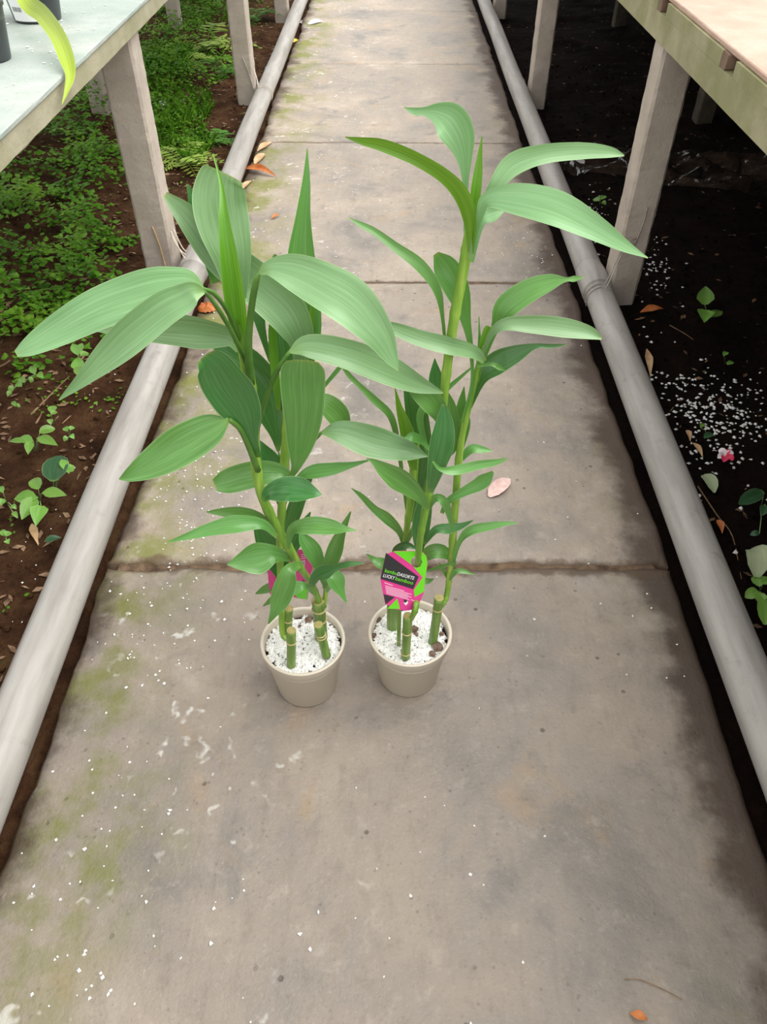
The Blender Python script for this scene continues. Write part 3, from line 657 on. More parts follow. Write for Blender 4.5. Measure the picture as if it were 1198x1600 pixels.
for pts, m, kw in [
    ([(410, 782, -.045, 7), (420, 770, -.05, 22), (445, 765, -.06, 40), (470, 767, -.065, 38), (490, 770, -.07, 18), (503, 773, -.07, 1)], D, dict(roll=(0.35, 0.35))),
    ([(420, 824, -.03, 8), (405, 809, -.035, 16), (375, 801, -.04, 20), (345, 800, -.04, 12), (322, 800, -.04, 2)], M_, {}),
    ([(432, 838, -.045, 6), (410, 819, -.05, 16), (368, 819, -.06, 28), (325, 828, -.065, 20), (293, 838, -.07, 11), (262, 847, -.07, 2)], M_, {}),
    ([(455, 875, -.03, 6), (430, 866, -.04, 26), (402, 872, -.05, 50), (375, 878, -.055, 26), (355, 882, -.06, 2)], M_, dict(roll=(0.2, 0.2))),
    ([(450, 858, -.04, 5), (456, 828, -.05, 14), (482, 822, -.06, 28), (515, 824, -.065, 25), (540, 827, -.07, 10), (558, 829, -.07, 1)], M_, dict(roll=(0.3, 0.3))),
    ([(468, 882, -.05, 10), (453, 890, -.07, 20), (446, 912, -.08, 34), (437, 938, -.085, 30), (428, 958, -.09, 14), (419, 975, -.09, 2)], M_, dict(roll=(0.1, 0.1))),
    ([(490, 928, -.02, 5), (478, 916, -.03, 10), (462, 918, -.035, 20), (442, 930, -.04, 18), (425, 940, -.045, 2)], M_, {}),
    ([(485, 918, -.03, 8), (493, 901, -.035, 16), (508, 893, -.04, 24), (526, 886, -.045, 11), (546, 881, -.05, 9), (568, 880, -.05, 2)], D, {}),
]: plant_leaf(s1, YL, pts, m, **kw)
for pts, m, kw in [
    ([(507, 915, .005, 6), (499, 884, .0, 18), (488, 860, .0, 28), (476, 843, .005, 20), (468, 830, .01, 3)], M_, {}),
    ([(508, 920, 0, 8), (515, 886, -.01, 20), (525, 856, -.01, 25), (535, 828, -.01, 14), (548, 799, -.005, 2)], M_, dict(fold=0.6)),
    ([(508, 910, -.01, 5), (514, 894, -.02, 14), (524, 906, -.03, 28), (533, 925, -.035, 13), (541, 942, -.04, 1)], M_, {}),
    ([(510, 925, 0, 4), (517, 914, -.01, 9), (524, 920, -.015, 3)], M_, {}),
]: plant_leaf(s3, YL, pts, m, **kw)

# ------------------------------------------------------------------ right plant
YR = 0.812
cr = (0.0415, YR, 0.0)
pr = empty('potted_bamboo', cr); tag(pr, 'right, taller and sparser potted lucky bamboo with narrow leaves in taupe pot', 'potted plant', 'potted lucky bamboos on the walkway')
pot_and_fill(pr, cr, 0.126, 0.0712, 0.053, 5, [(647, 983, 7), (649, 991, 5), (684, 1010, 9), (675, 1022, 6), (690, 990, 4), (584, 993, 5), (590, 967, 6)])
cane(pr, YR, (634, 1016), (637, 962), -0.045, -0.045, 15, (0.12, 0.62))
cane(pr, YR, (677, 997), (686, 934), -0.012, -0.008, 15, (0.78,))
cane(pr, YR, (613, 976), (614, 925), 0.02, 0.02, 19, (0.1, 0.8))
cane(pr, YR, (623, 996), (624, 935), -0.022, -0.018, 7, (0.1,))
s4 = plant_stem(pr, YR, [(642, 968, -.047, 8), (650, 948, -.05, 10), (649, 925, -.012, 8), (652, 895, -.008, 9), (653, 878, -.02, 10), (657, 835, -.026, 11), (667, 785, -.02, 14), (676, 740, -.012, 14), (684, 690, -.01, 14), (692, 630, -.01, 14), (700, 560, -.01, 15), (709, 500, -.01, 16), (722, 430, -.01, 17), (732, 375, -.01, 18), (738, 340, -.01, 17)], nodes=9)
s5 = plant_stem(pr, YR, [(682, 952, -.008, 7), (691, 944, .0, 9), (698, 928, .01, 9), (703, 890, .02, 10), (707, 845, .02, 12), (711, 790, .02, 12), (715, 735, .02, 12), (721, 685, .02, 11), (733, 630, .02, 10), (746, 575, .02, 9), (757, 540, .02, 7)], nodes=7)
s6 = plant_stem(pr, YR, [(615, 935, .02, 10), (622, 900, .03, 9), (632, 850, .035, 9), (639, 800, .04, 12), (645, 750, .04, 14), (648, 710, .04, 15), (650, 680, .04, 10)], nodes=7)
for pts, m, kw in [
    ([(735, 395, -.02, 10), (735, 345, -.03, 20), (722, 305, -.035, 24), (695, 275, -.04, 22), (650, 247, -.045, 20), (600, 227, -.05, 18), (565, 220, -.055, 11), (539, 214, -.055, 1)], Y_, dict(roll=(0.4, 0.4), fold=0.35)),
    ([(728, 400, 0, 6), (727, 320, 0, 7), (727, 280, 0, 11), (725, 245, -.0, 26), (718, 214, 0, 48), (704, 190, .002, 54), (686, 178, .008, 34), (664, 174, .014, 13), (648, 174, .016, 11), (631, 168, .018, 1)], P_, dict(roll=(0.1, 0.1))),
    ([(737, 360, -.01, 8), (742, 312, -.012, 16), (747, 270, -.008, 14), (753, 213, 0, 1)], Y_, dict(fold=0.5)),
    ([(740, 370, 0, 8), (757, 320, 0, 11), (774, 290, 0, 22), (802, 257, .01, 34), (850, 241, .015, 28), (910, 236, .02, 24), (952, 238, .02, 16), (975, 243, .02, 2)], P_, dict(roll=(0.0, 0.2))),
    ([(735, 405, -.02, 8), (748, 340, -.03, 10), (762, 312, -.035, 24), (808, 311, -.045, 46), (870, 326, -.055, 52), (930, 357, -.06, 36), (975, 384, -.065, 18), (1012, 403, -.065, 1)], P_, dict(roll=(0.0, 0.2), fold=0.15)),
    ([(737, 410, .01, 6), (750, 350, .015, 14), (768, 336, .02, 22), (786, 330, .025, 4)], P_, {}),
    ([(698, 570, 0, 5), (691, 495, 0, 6), (682, 452, 0, 14), (656, 415, 0, 19), (617, 386, 0, 14), (586, 363, 0, 11), (565, 352, 0, 9), (544, 340, 0, 1)], M_, {}),
    ([(722, 660, .01, 5), (737, 600, .012, 5), (736, 550, .012, 7), (728, 502, .012, 16), (715, 452, .015, 38), (696, 416, .02, 38), (681, 396, .02, 10)], M_, dict(roll=(0.3, 0.3))),
    ([(692, 670, -.015, 10), (685, 642, -.02, 30), (660, 612, -.02, 36), (640, 592, -.02, 20), (624, 578, -.02, 3)], M_, {}),
    ([(672, 770, -.04, 8), (680, 735, -.05, 26), (690, 695, -.05, 38), (694, 660, -.045, 28), (692, 632, -.04, 5)], D, dict(roll=(0, 0), fold=0.1)),
    ([(668, 797, -.03, 6), (655, 775, -.035, 18), (625, 750, -.04, 36), (600, 733, -.045, 24), (585, 722, -.045, 10), (572, 716, -.045, 1)], M_, {}),
    ([(690, 645, .03, 8), (684, 612, .03, 24), (680, 587, .03, 21), (679, 560, .035, 1)], D, {}),
    ([(672, 720, .03, 5), (656, 655, .03, 11), (670, 630, .03, 13), (700, 606, .03, 8), (737, 574, .03, 3)], M_, {}),
    ([(690, 720, .03, 8), (705, 690, .03, 26), (702, 640, .03, 26), (693, 608, .03, 8)], M_, {}),
    ([(668, 797, -.02, 6), (680, 778, -.025, 12), (695, 785, -.03, 14), (703, 810, -.03, 8), (707, 832, -.03, 3)], M_, {}),
    ([(662, 850, 0, 6), (680, 828, 0, 12), (700, 826, 0, 17), (720, 822, 0, 10), (739, 813, 0, 2)], D, {}),
    ([(652, 880, .03, 8), (672, 863, .03, 22), (690, 862, .03, 22), (705, 872, .03, 10), (713, 886, .03, 1)], M_, {}),
    ([(652, 905, .02, 4), (667, 908, .02, 10), (678, 904, .02, 1)], M_, {}),
    ([(655, 865, .0, 10), (657, 825, .005, 28), (663, 788, .01, 24), (668, 760, .01, 6)], D, {}),
]: plant_leaf(s4, YR, pts, m, **kw)
for pts, m, kw in [
    ([(757, 565, .01, 8), (740, 550, .0, 20), (700, 540, -.02, 27), (655, 528, -.025, 25), (615, 513, -.03, 19), (588, 504, -.03, 2)], P_, dict(roll=(0.0, 0.0))),
    ([(737, 620, .03, 6), (756, 560, .03, 7), (774, 512, .03, 14), (790, 481, .03, 36), (825, 455, .035, 36), (860, 441, .04, 25), (884, 437, .04, 7), (897, 436, .04, 9), (912, 433, .04, 1)], M_, dict(roll=(0.0, 0.3))),
    ([(748, 585, .02, 5), (762, 532, .015, 8), (785, 508, .01, 18), (830, 507, .01, 27), (880, 512, .01, 30), (920, 520, .01, 20), (940, 529, .01, 4)], P_, dict(roll=(0.1, 0.1))),
    ([(733, 640, .03, 5), (750, 591, .03, 22), (775, 568, .03, 36), (805, 553, .03, 28), (835, 541, .03, 9), (860, 541, .03, 7), (886, 538, .03, 1)], D, {}),
    ([(745, 572, .01, 4), (768, 569, 0, 6), (780, 574, 0, 8), (789, 579, 0, 2)], M_, {}),
    ([(744, 595, .02, 7), (752, 552, .02, 12), (761, 522, .02, 17), (766, 511, .02, 14)], Y_, {}),
    ([(747, 575, .025, 5), (749, 535, .025, 5), (748, 495, .025, 1)], M_, {}),
    ([(676, 721, -.06, 3), (688, 733, -.06, 7), (710, 735, -.055, 15), (745, 727, -.05, 14), (775, 722, -.05, 10), (794, 716, -.05, 1)][::-1], M_, {}),
    ([(690, 802, .01, 6), (700, 783, 0, 10), (725, 768, 0, 15), (745, 758, 0, 20), (758, 748, 0, 21), (770, 737, 0, 4)], M_, {}),
    ([(706, 885, .01, 5), (718, 846, .01, 8), (735, 829, .01, 15), (765, 822, .01, 13), (790, 818, .01, 7), (810, 817, .01, 1)], M_, {}),
    ([(664, 893, .02, 2), (690, 885, .01, 6), (713, 877, .005, 2)], M_, {}),
    ([(702, 907, .01, 3), (712, 893, .01, 8), (725, 893, .01, 7), (741, 898, .01, 1)], M_, {}),
    ([(701, 907, .02, 3), (692, 890, .02, 6), (685, 879, .02, 1)], M_, {}),
    ([(715, 725, .04, 4), (735, 702, .04, 14), (755, 703, .04, 10), (769, 705, .04, 1)], M_, {}),
    ([(719, 705, .03, 8), (722, 662, .035, 26), (722, 632, .035, 15), (725, 604, .04, 1)], M_, {}),
]: plant_leaf(s5, YR, pts, m, **kw)
for pts, m, kw in [
    ([(636, 800, .04, 5), (628, 740, .04, 6), (621, 690, .04, 8), (610, 650, .04, 11), (585, 625, .04, 12), (560, 601, .04, 8), (545, 586, .04, 8), (529, 565, .04, 1)], M_, {}),
    ([(650, 780, .045, 8), (658, 715, .045, 32), (653, 660, .05, 36), (646, 620, .05, 30), (639, 592, .055, 18), (635, 570, .055, 3)], D, {}),
    ([(646, 735, .03, 10), (640, 692, .03, 23), (632, 660, .03, 19), (624, 635, .03, 10), (617, 606, .03, 1)], Y_, dict(fold=0.5)),
    ([(672, 704, .01, 4), (660, 690, .01, 10), (645, 683, 0, 15), (632, 684, 0, 2)], M_, {}),
    ([(633, 864, .04, 5), (625, 832, .035, 10), (605, 810, .03, 17), (585, 795, .03, 12), (565, 775, .03, 8), (549, 763, .03, 1)], M_, {}),
    ([(622, 898, .045, 5), (606, 886, .05, 15), (594, 880, .05, 18), (583, 874, .055, 9), (572, 865, .055, 1)], M_, {}),
    ([(641, 815, .05, 6), (655, 770, .05, 13), (665, 740, .055, 15), (673, 704, .06, 2)], M_, {}),
    ([(632, 855, .03, 5), (648, 822, .02, 8), (669, 784, .01, 3)], M_, {}),
    ([(626, 880, .02, 5), (618, 862, .02, 12), (634, 852, .02, 12), (652, 858, .02, 2)], D, {}),
]: plant_leaf(s6, YR, pts, m, **kw)

# ------------------------------------------------------------------ printed hang tags
class Card:
    def __init__(s, a, b_, c, y_a, y_b, y_c):
        s.A, s.B, s.Cc = atY(a[0], a[1], y_a), atY(b_[0], b_[1], y_b), atY(c[0], c[1], y_c)
        s.n = (s.B - s.A).cross(s.Cc - s.A).normalized()
        if s.n.dot(Vector((0, 0, CAMZ)) - s.A) < 0: s.n = -s.n
    def at(s, px, py, off=0.0):
        d = Vector(ray(px, py)); o = Vector((0, 0, CAMZ)); t = (s.A - o).dot(s.n) / d.dot(s.n)
        return o + d * t + s.n * off
    def poly(s, name, pts, mat, parent, off, th=0.0002, hole=None):
        if hole:
            (hx, hy, hr) = hole; m = 28; n = len(pts)
            ring = [(hx + hr * math.cos(2 * math.pi * k / m), hy + hr * 1.06 * math.sin(2 * math.pi * k / m)) for k in range(m)]
            outer = []
            for (rx, ry) in ring:                      # outline point in the same direction as each point of the hole
                dx, dy = rx - hx, ry - hy; best = 1e9
                for i in range(n):
                    x1, y1 = pts[i]; x2, y2 = pts[(i + 1) % n]
                    den = dx * (y2 - y1) - dy * (x2 - x1)
                    if abs(den) < 1e-9: continue
                    t = ((x1 - hx) * (y2 - y1) - (y1 - hy) * (x2 - x1)) / den
                    u = ((x1 - hx) * dy - (y1 - hy) * dx) / den
                    if t > 0 and -1e-6 <= u <= 1 + 1e-6: best = min(best, t)
                outer.append((hx + dx * best, hy + dy * best))
            V = [s.at(a, b_, off) for a, b_ in ring + outer] + [s.at(a, b_, off - th) for a, b_ in ring + outer]
            Fc = []
            for k in range(m):
                k2 = (k + 1) % m
                Fc += [(k, k2, m + k2, m + k), (2 * m + k, 3 * m + k, 3 * m + k2, 2 * m + k2), (k, 2 * m + k, 2 * m + k2, k2), (m + k, m + k2, 3 * m + k2, 3 * m + k)]
            return obj(name, V, Fc, mat, parent)
        n = len(pts)
        V = [s.at(a, b_, off) for a, b_ in pts] + [s.at(a, b_, off - th) for a, b_ in pts]
        Fc = [tuple(range(n)), tuple(range(2 * n - 1, n - 1, -1))] + [(i, (i + 1) % n, n + (i + 1) % n, n + i) for i in range(n)]
        return obj(name, V, Fc, mat, parent)
    def text(s, body, x0, x1, hgt, mat, parent, off, shear=0.12):
        """lettering whose baseline runs from picture point x0 to x1"""
        cu = bpy.data.curves.new('lettering', 'FONT'); cu.body = body; cu.resolution_u = 2; cu.offset = 0.012
        to = bpy.data.objects.new('lettering_source', cu); COL.objects.link(to)
        dg = bpy.context.evaluated_depsgraph_get(); me = bpy.data.meshes.new_from_object(to.evaluated_get(dg))
        bpy.data.objects.remove(to); bpy.data.curves.remove(cu)
        vs = np.array([v.co[:] for v in me.vertices]); mn, mx = vs.min(0), vs.max(0)
        fs = [tuple(q.vertices) for q in me.polygons]; bpy.data.meshes.remove(me)
        A, B = Vector((x0[0], x0[1])), Vector((x1[0], x1[1])); d = B - A
        upv = Vector((d.y, -d.x)).normalized() * hgt + d.normalized() * hgt * shear
        V = []
        for v in vs:
            q = A + d * ((v[0] - mn[0]) / (mx[0] - mn[0])) + upv * (v[1] / 0.72)
            V.append(s.at(q.x, q.y, off))
        return obj('lettering', V, fs, mat, parent)

rt = empty('plant_tag', atY(630, 950, 0.775)); tag(rt, 'pink, lime and black printed card tag hanging on the right bamboo', 'tag', 'hang tags on the bamboos')
cd = Card((603, 863), (661, 861), (630, 955), 0.789, 0.791, 0.768)
outline = [(603.5, 862), (618, 861), (645, 861), (660, 862.5), (666, 869), (668, 880), (664, 905), (661.5, 925), (660.5, 962), (650, 951), (640, 954), (632, 954.5), (625, 951.5), (604, 951.5), (601.5, 944), (598, 926), (594, 905), (598, 885)]
card = cd.poly('card', outline, M_TPINK, rt, 0.0, 0.0005, hole=(650.5, 877.5, 9.0))
cd.poly('printed_panel', [(602.8, 863.6), (654, 901), (645.5, 920.5), (594.2, 904.2)], M_TBLACK, rt, 0.0003)
V_ = [(614, 861.3), (645, 861.2), (659.7, 862.8), (665.6, 869), (667.6, 880), (663.8, 905), (661.8, 924), (648, 932.5), (646, 922), (660, 902)]
# the lime band runs round the hole
cd.poly('printed_band', [(614, 861.3), (645, 861.2), (651, 861.8), (650.5, 868), (644.5, 870.5), (641.3, 877), (643, 882.3)], M_TGREEN, rt, 0.0003)
cd.poly('printed_band', [(651, 861.8), (659.7, 862.8), (665.6, 869), (667.6, 880), (665.3, 896), (660, 902), (643, 882.5), (645.5, 885.3), (650.5, 887.2), (656.2, 885), (659.6, 878), (657, 870.5), (650.7, 868)], M_TGREEN, rt, 0.0003)
cd.poly('printed_band', [(665.3, 896), (663.8, 905), (661.8, 924.5), (648, 932.8), (646.2, 922), (660, 902.2)], M_TGREEN, rt, 0.0003)
cd.poly('printed_panel', [(599, 928.3), (616.5, 933), (602.3, 944.5)], M_TBLACK, rt, 0.0003)
cd.poly('printed_panel', [(605, 951), (620.5, 935), (624.8, 951.2)], M_TGREEN, rt, 0.0003)
cd.poly('printed_panel', [(630.5, 942), (634, 946), (637.5, 942), (636, 938), (631, 937)], M_WHITE, rt, 0.0003)
cd.poly('printed_panel', [(630.5, 936.5), (636.5, 937.5), (634.5, 941), (631.2, 941.5)], M_TBLACK, rt, 0.0004)
cd.text('bambu', (600.4, 893.2), (619, 898.2), 5.8, M_TGREEN, rt, 0.0007)
cd.text('DASORTE', (620, 898.4), (646, 905.6), 5.4, M_WHITE, rt, 0.0007)
cd.text('LUCKY', (598.0, 900.8), (615.6, 905.4), 5.4, M_WHITE, rt, 0.0007)
cd.text('bamboo', (617, 905.6), (644.5, 913.2), 5.8, M_TGREEN, rt, 0.0007)
def tline(card_, a, b_, w, mat, par, off=0.0005):
    card_.poly('print_line', [(a[0], a[1]), (b_[0], b_[1]), (b_[0] - 0.2, b_[1] + w), (a[0] - 0.2, a[1] + w)], mat, par, off, 0.0001)
tline(cd, (600.5, 909.5), (613.5, 914), 1.3, M_TPALE, rt)
for k in range(6):
    a = (601.5 + k * 0.35, 914.2 + k * 2.35); tline(cd, a, (a[0] + (30, 41, 36, 40, 34, 36)[k], a[1] + (8.5, 11.5, 10.2, 11.3, 9.6, 10.2)[k]), 1.15, M_TPALE, rt)
tline(cd, (642, 936), (655.5, 941.5), 1.2, M_TPALE, rt)

lt = empty('plant_tag', atY(450, 936, 0.84)); tag(lt, 'pink and lime card tag half hidden behind the left bamboo leaves', 'tag', 'hang tags on the bamboos')
cb = Card((418, 872), (487, 858), (450, 935), 0.818, 0.822, 0.830)
cb.poly('card', [(417, 874), (424, 868), (458, 859.5), (480, 858.5), (487, 863), (488, 885), (484, 905), (480, 937), (465, 935), (440, 927), (421, 928), (419, 905)], M_TPINK, lt, 0.0, 0.0005)
cb.poly('printed_panel', [(419, 874), (428, 867.5), (434, 870), (432, 889)], M_TGREEN, lt, 0.0003)
cb.poly('printed_panel', [(455, 922), (468, 909), (480.5, 921), (479.5, 936.5), (465, 934.5)], M_TGREEN, lt, 0.0003)
cb.poly('printed_panel', [(469, 909), (474, 906), (481, 918), (480.5, 920.5)], M_TBLACK, lt, 0.0004)
cb.poly('barcode_patch', [(469.5, 876.5), (476.5, 875.5), (475.8, 886), (470.5, 887)], M_WHITE, lt, 0.0003)
for k in range(5): tline(cb, (470 + k * 1.25, 877 - k * 0.15), (470.6 + k * 1.25, 877 - k * 0.15), 8, M_INK, lt, 0.0006)
for k in range(3): tline(cb, (470, 866 + k * 3), (477.5, 865 + k * 3), 1.2, M_TPALE, lt, 0.0005)

# ------------------------------------------------------------------ pots on the left bench
ZB = 0.7484
def nursery_pot(name_label, c, r0, r1, h):
    root = empty('nursery_pot', c); tag(root, name_label, 'pot', 'black nursery pots on the left bench')
    V, Fc = lathe([(0.0005, 0.003), (r0 - 0.004, 0.003), (r0 - 0.002, 0), (r0, 0.003), (r1, h - 0.012), (r1 + 0.003, h - 0.012), (r1 + 0.003, h), (r1 - 0.001, h), (r1 - 0.002, h - 0.03), (r0 - 0.003, 0.006), (0.0005, 0.006)], c, 48)
    obj('pot', V, Fc, M_BLACKPOT, root, smooth=True)
    V, Fc = lathe([(0.0005, h - 0.02), (r1 - 0.0025, h - 0.02), (r1 - 0.004, h - 0.04), (0.0005, h - 0.04)], c, 32); obj('soil', V, Fc, M_DIRT, root)
    return root
e = G(-20, 93, ZB); npot1 = nursery_pot('plain black nursery pot at the left bench edge nearest the camera', (e.x, e.y, ZB), 0.050, 0.062, 0.11)
e = G(60, 30, ZB); npot2 = nursery_pot('black nursery pot with a white barcode sticker and lime drooping leaf', (e.x, e.y, ZB), 0.056, 0.068, 0.10)
# sticker wraps the pot on the side facing the walkway
def sticker(c, a0, a1, z0, z1, r_at, off, mat, parent, name='barcode_sticker'):
    V, Fc = [], []; n = 10
    for i in range(n + 1):
        a = a0 + (a1 - a0) * i / n
        for z in (z0, z1):
            r = r_at(z) + off; V.append((c[0] + r * math.cos(a), c[1] + r * math.sin(a), c[2] + z))
    for i in range(n): Fc.append((2 * i, 2 * i + 2, 2 * i + 3, 2 * i + 1))
    return obj(name, V, Fc, mat, parent)
c2 = (e.x, e.y, ZB); rat = lambda z: 0.056 + 0.012 * z / 0.088
va = math.atan2(-c2[1], -c2[0])
st_ = sticker(c2, va - 1.15, va - 0.05, 0.006, 0.055, rat, 0.0008, M_WHITE, npot2)
for k in range(9):
    a = va - 1.0 + k * 0.05; sticker(c2, a, a + (0.02 if k % 3 else 0.03), 0.026, 0.036, rat, 0.0013, M_INK, st_, 'barcode_bar')
# the long lime leaf arches out of that pot and hangs over the bench edge
yl = e.y
pts = [(c2[0] + 0.0, c2[1], ZB + 0.075), (c2[0] + 0.005, c2[1] - 0.02, ZB + 0.15)]
Pk = [Vector(pts[0]), Vector(pts[1]), atX(38, -6, -0.83), atX(66, 22, -0.76), atX(90, 55, -0.70), atX(105, 92, -0.663), atX(110, 118, -0.652), atX(104, 142, -0.652), atX(97, 163, -0.655)]
Pc = [Vector(q) for q in catmull([tuple(q) for q in Pk], 5)]
wpx = catmull([(6,), (12,), (26,), (27,), (26,), (24,), (15,), (7,), (1,)], 5)
Wd, Nn = frames(Pc, to_cam, (0.2, 0.2))
V, Fc, UV = leaf_mesh(Pc, [0.5 * w[0] / ppm(p_) for w, p_ in zip(wpx, Pc)], Wd, Nn, 0.3, 0.03)
obj('leaf', V, Fc, W_LIME, npot2, smooth=True, uvs=UV)

# ------------------------------------------------------------------ ground plants
def gleaf(parent, base, tip, wpx, zb, zt, mat, lift=0.012, shape='ovate', name='leaf', fold=0.25):
    """a small leaf lying or rising between two picture points over the soil"""
    A, B = G(base[0], base[1], zb), G(tip[0], tip[1], zt)
    prof = {'ovate': [0.08, 0.75, 1.0, 0.85, 0.5, 0.04], 'round': [0.25, 0.85, 1.0, 0.98, 0.75, 0.15], 'heart': [0.35, 1.0, 0.95, 0.7, 0.38, 0.03], 'lance': [0.1, 0.6, 1.0, 0.8, 0.4, 0.03]}[shape]
    n = 10; P = []
    for i in range(n + 1):
        t = i / n; q = A.lerp(B, t); q.z += lift * math.sin(math.pi * t); P.append(q)
    hw = [0.5 * wpx / ppm(A) * float(np.interp(i / n, np.linspace(0, 1, 6), prof)) for i in range(n + 1)]
    Wd, Nn = frames(P, lambda p_: (to_cam(p_) * 0.5 + Vector((0, 0, 0.6))).normalized(), (0.1, 0.1))
    V, Fc, UV = leaf_mesh(P, hw, Wd, Nn, fold, 0.02, cols=7)
    return obj(name, V, Fc, mat, parent, smooth=True, uvs=UV)
def seedling(label, at, leaves, mat=None, zl=0.03, group='weed seedlings on the soil'):
    g = G(at[0], at[1], -0.02); g.z = soil_z(g.x, g.y)
    root = empty('weed_seedling', g); tag(root, label, 'weed', group)
    for lf in leaves:
        base, tip, w = lf[:3]; m = lf[3] if len(lf) > 3 else (mat or W_SEED)
        z = zl * random.uniform(0.7, 1.2)
        gleaf(root, base, tip, w, z, z * 0.8, m, 0.004, lf[4] if len(lf) > 4 else 'ovate')
        B = G(base[0], base[1], z); mid = g.lerp(B, 0.5); mid.z += 0.006
        V, Fc = tube_mesh([g - Vector((0, 0, 0.006)), mid, B], [0.0011, 0.001, 0.0008], 5); obj('stem', V, Fc, W_SEED, root, smooth=True)
    return root
seedling('largest leafy weed seedling, five ivy-like leaves, on brown soil beside the left pipe', (62, 778), [((58, 778), (22, 780), 24), ((56, 776), (34, 812), 26), ((66, 770), (104, 774), 20), ((60, 764), (52, 748), 20, W_SEED, 'round'), ((64, 790), (56, 822), 26, W_SEED, 'heart')])
seedling('dark blue-green broad leaf weed standing beside the left pipe', (82, 760), [((84, 752), (92, 712), 40, W_DARK, 'round'), ((100, 738), (116, 728), 22), ((96, 718), (108, 740), 14)])
seedling('pale green spreading weed above the dark blue-green leaf', (55, 700), [((52, 690), (28, 686), 16), ((58, 684), (90, 696), 18), ((48, 690), (44, 710), 14), ((62, 676), (86, 670), 16, W_SEED, 'round'), ((40, 690), (14, 690), 10)])
seedling('small weed seedling on brown soil between two arching bamboo leaf tips', (125, 575), [((122, 555), (113, 537), 14), ((124, 552), (128, 536), 12), ((126, 556), (139, 552), 13), ((122, 578), (122, 558), 20, W_SEED, 'heart'), ((122, 586), (124, 572), 14, W_SEED, 'round')], zl=0.05)
seedling('tiny creeping seedling row nearest the left picture edge below the bamboo leaf', (35, 600), [((55, 585), (48, 572), 12), ((58, 585), (68, 590), 12), ((52, 592), (48, 598), 10), ((38, 598), (30, 590), 12), ((34, 604), (24, 600), 11), ((22, 606), (14, 612), 10), ((18, 612), (12, 620), 8)])
seedling('small two-leaf seedling beside the dry forked twig', (80, 655), [((80, 645), (86, 634), 14), ((80, 648), (90, 644), 10), ((78, 655), (80, 664), 10)])
seedling('small bright seedling cluster near the left pipe above the pale spreading weed', (108, 680), [((106, 674), (100, 668), 10), ((110, 672), (117, 668), 10), ((110, 680), (116, 686), 9), ((106, 684), (100, 690), 9)])
seedling('tiny seedling alone on soil near the left picture edge by the twig', (25, 635), [((24, 635), (20, 627), 8), ((26, 635), (32, 636), 8)])
seedling('tiny light green seedling at the left picture edge below the five-leaf weed', (10, 840), [((8, 838), (2, 828), 10), ((10, 838), (18, 832), 12), ((10, 844), (14, 850), 10)])
seedling('creeping green seedling at the left picture edge beside the five-leaf weed', (8, 780), [((5, 770), (0, 760), 10), ((6, 780), (2, 790), 12), ((18, 790), (26, 796), 9), ((20, 800), (28, 810), 9)])
seedling('flat grey-green fallen-looking sprout leaf beside the left pipe', (80, 843), [((70, 846), (96, 840), 12, W_DARK)], zl=0.01)
seedling('three-leaved weed seedling on black soil under the right bench', (1103, 505), [((1101, 476), (1102, 447), 26, W_SEED, 'heart'), ((1102, 484), (1100, 504), 26, W_SEED, 'heart'), ((1110, 496), (1128, 486), 17)], zl=0.05)
seedling('tiny two-leaf seedling on black soil above the perlite spill', (1134, 562), [((1130, 556), (1136, 550), 9), ((1136, 570), (1146, 566), 9)])
seedling('small seedling beside the right post near the far pipe edge', (937, 318), [((936, 314), (926, 312), 10), ((938, 312), (946, 306), 10), ((940, 316), (946, 320), 8)])
seedling('small dark round-leaved seedling among the scattered perlite', (1108, 682), [((1100, 684), (1114, 678), 11, W_DARK, 'round'), ((1094, 668), (1100, 662), 8)])
seedling('broad dark leaf weed under the right bench above the pale withered leaf', (1190, 790), [((1192, 768), (1154, 788), 22, W_DARK, 'round'), ((1196, 790), (1190, 806), 16, W_DARK), ((1186, 834), (1172, 836), 9, W_DARK, 'round')])
seedling('light green rosette weed at the right picture edge beside the pipe', (1186, 930), [((1184, 924), (1164, 934), 18, W_SEED, 'round'), ((1186, 916), (1180, 900), 20, W_SEED, 'round'), ((1188, 926), (1184, 940), 18, W_SEED, 'round'), ((1190, 912), (1204, 906), 16, W_SEED, 'round'), ((1196, 930), (1194, 976), 26, W_SEED, 'round')], zl=0.04)
# dead and withered leaves on the ground
def litter_leaf(name, label, cat, base, tip, w, mat, shape='lance', lift=0.008, group=None, z=None):
    A, B = G(base[0], base[1], 0.0), G(tip[0], tip[1], 0.0)
    on_slab = abs((A.x + B.x) / 2) < 0.575
    zz = 0.004 if on_slab else max(soil_z(A.x, A.y), soil_z(B.x, B.y)) + 0.006
    if z is not None: zz = z
    o = gleaf(None, base, tip, w, zz, zz, mat, lift, shape, name, fold=0.35)
    return tag(o, label, cat, group)
litter_leaf('withered_leaf', 'pale grey-green withered leaf on black soil near the magenta petals', 'leaf', (1098, 742), (1116, 770), 20, W_GREY, 'round', 0.012, 'fallen leaves')
litter_leaf('withered_leaf', 'large pale withered leaf at the right picture edge above the rosette weed', 'leaf', (1182, 902), (1172, 858), 36, W_GREY, 'round', 0.03, 'fallen leaves', z=0.03)
litter_leaf('dry_leaf', 'cream coloured upper dry leaf strip beside the left pipe on concrete', 'leaf', (402, 236), (426, 222), 11, M_DRY, group='fallen leaves')
litter_leaf('dry_leaf', 'cream dry leaf scrap just above the orange-brown dead leaf', 'leaf', (398, 256), (414, 240), 12, M_DRY, 'round', group='fallen leaves')
litter_leaf('dry_leaf', 'orange-brown curled dead leaf on concrete beside the left pipe', 'leaf', (380, 264), (432, 276), 14, M_RUST, lift=0.02, group='fallen leaves')
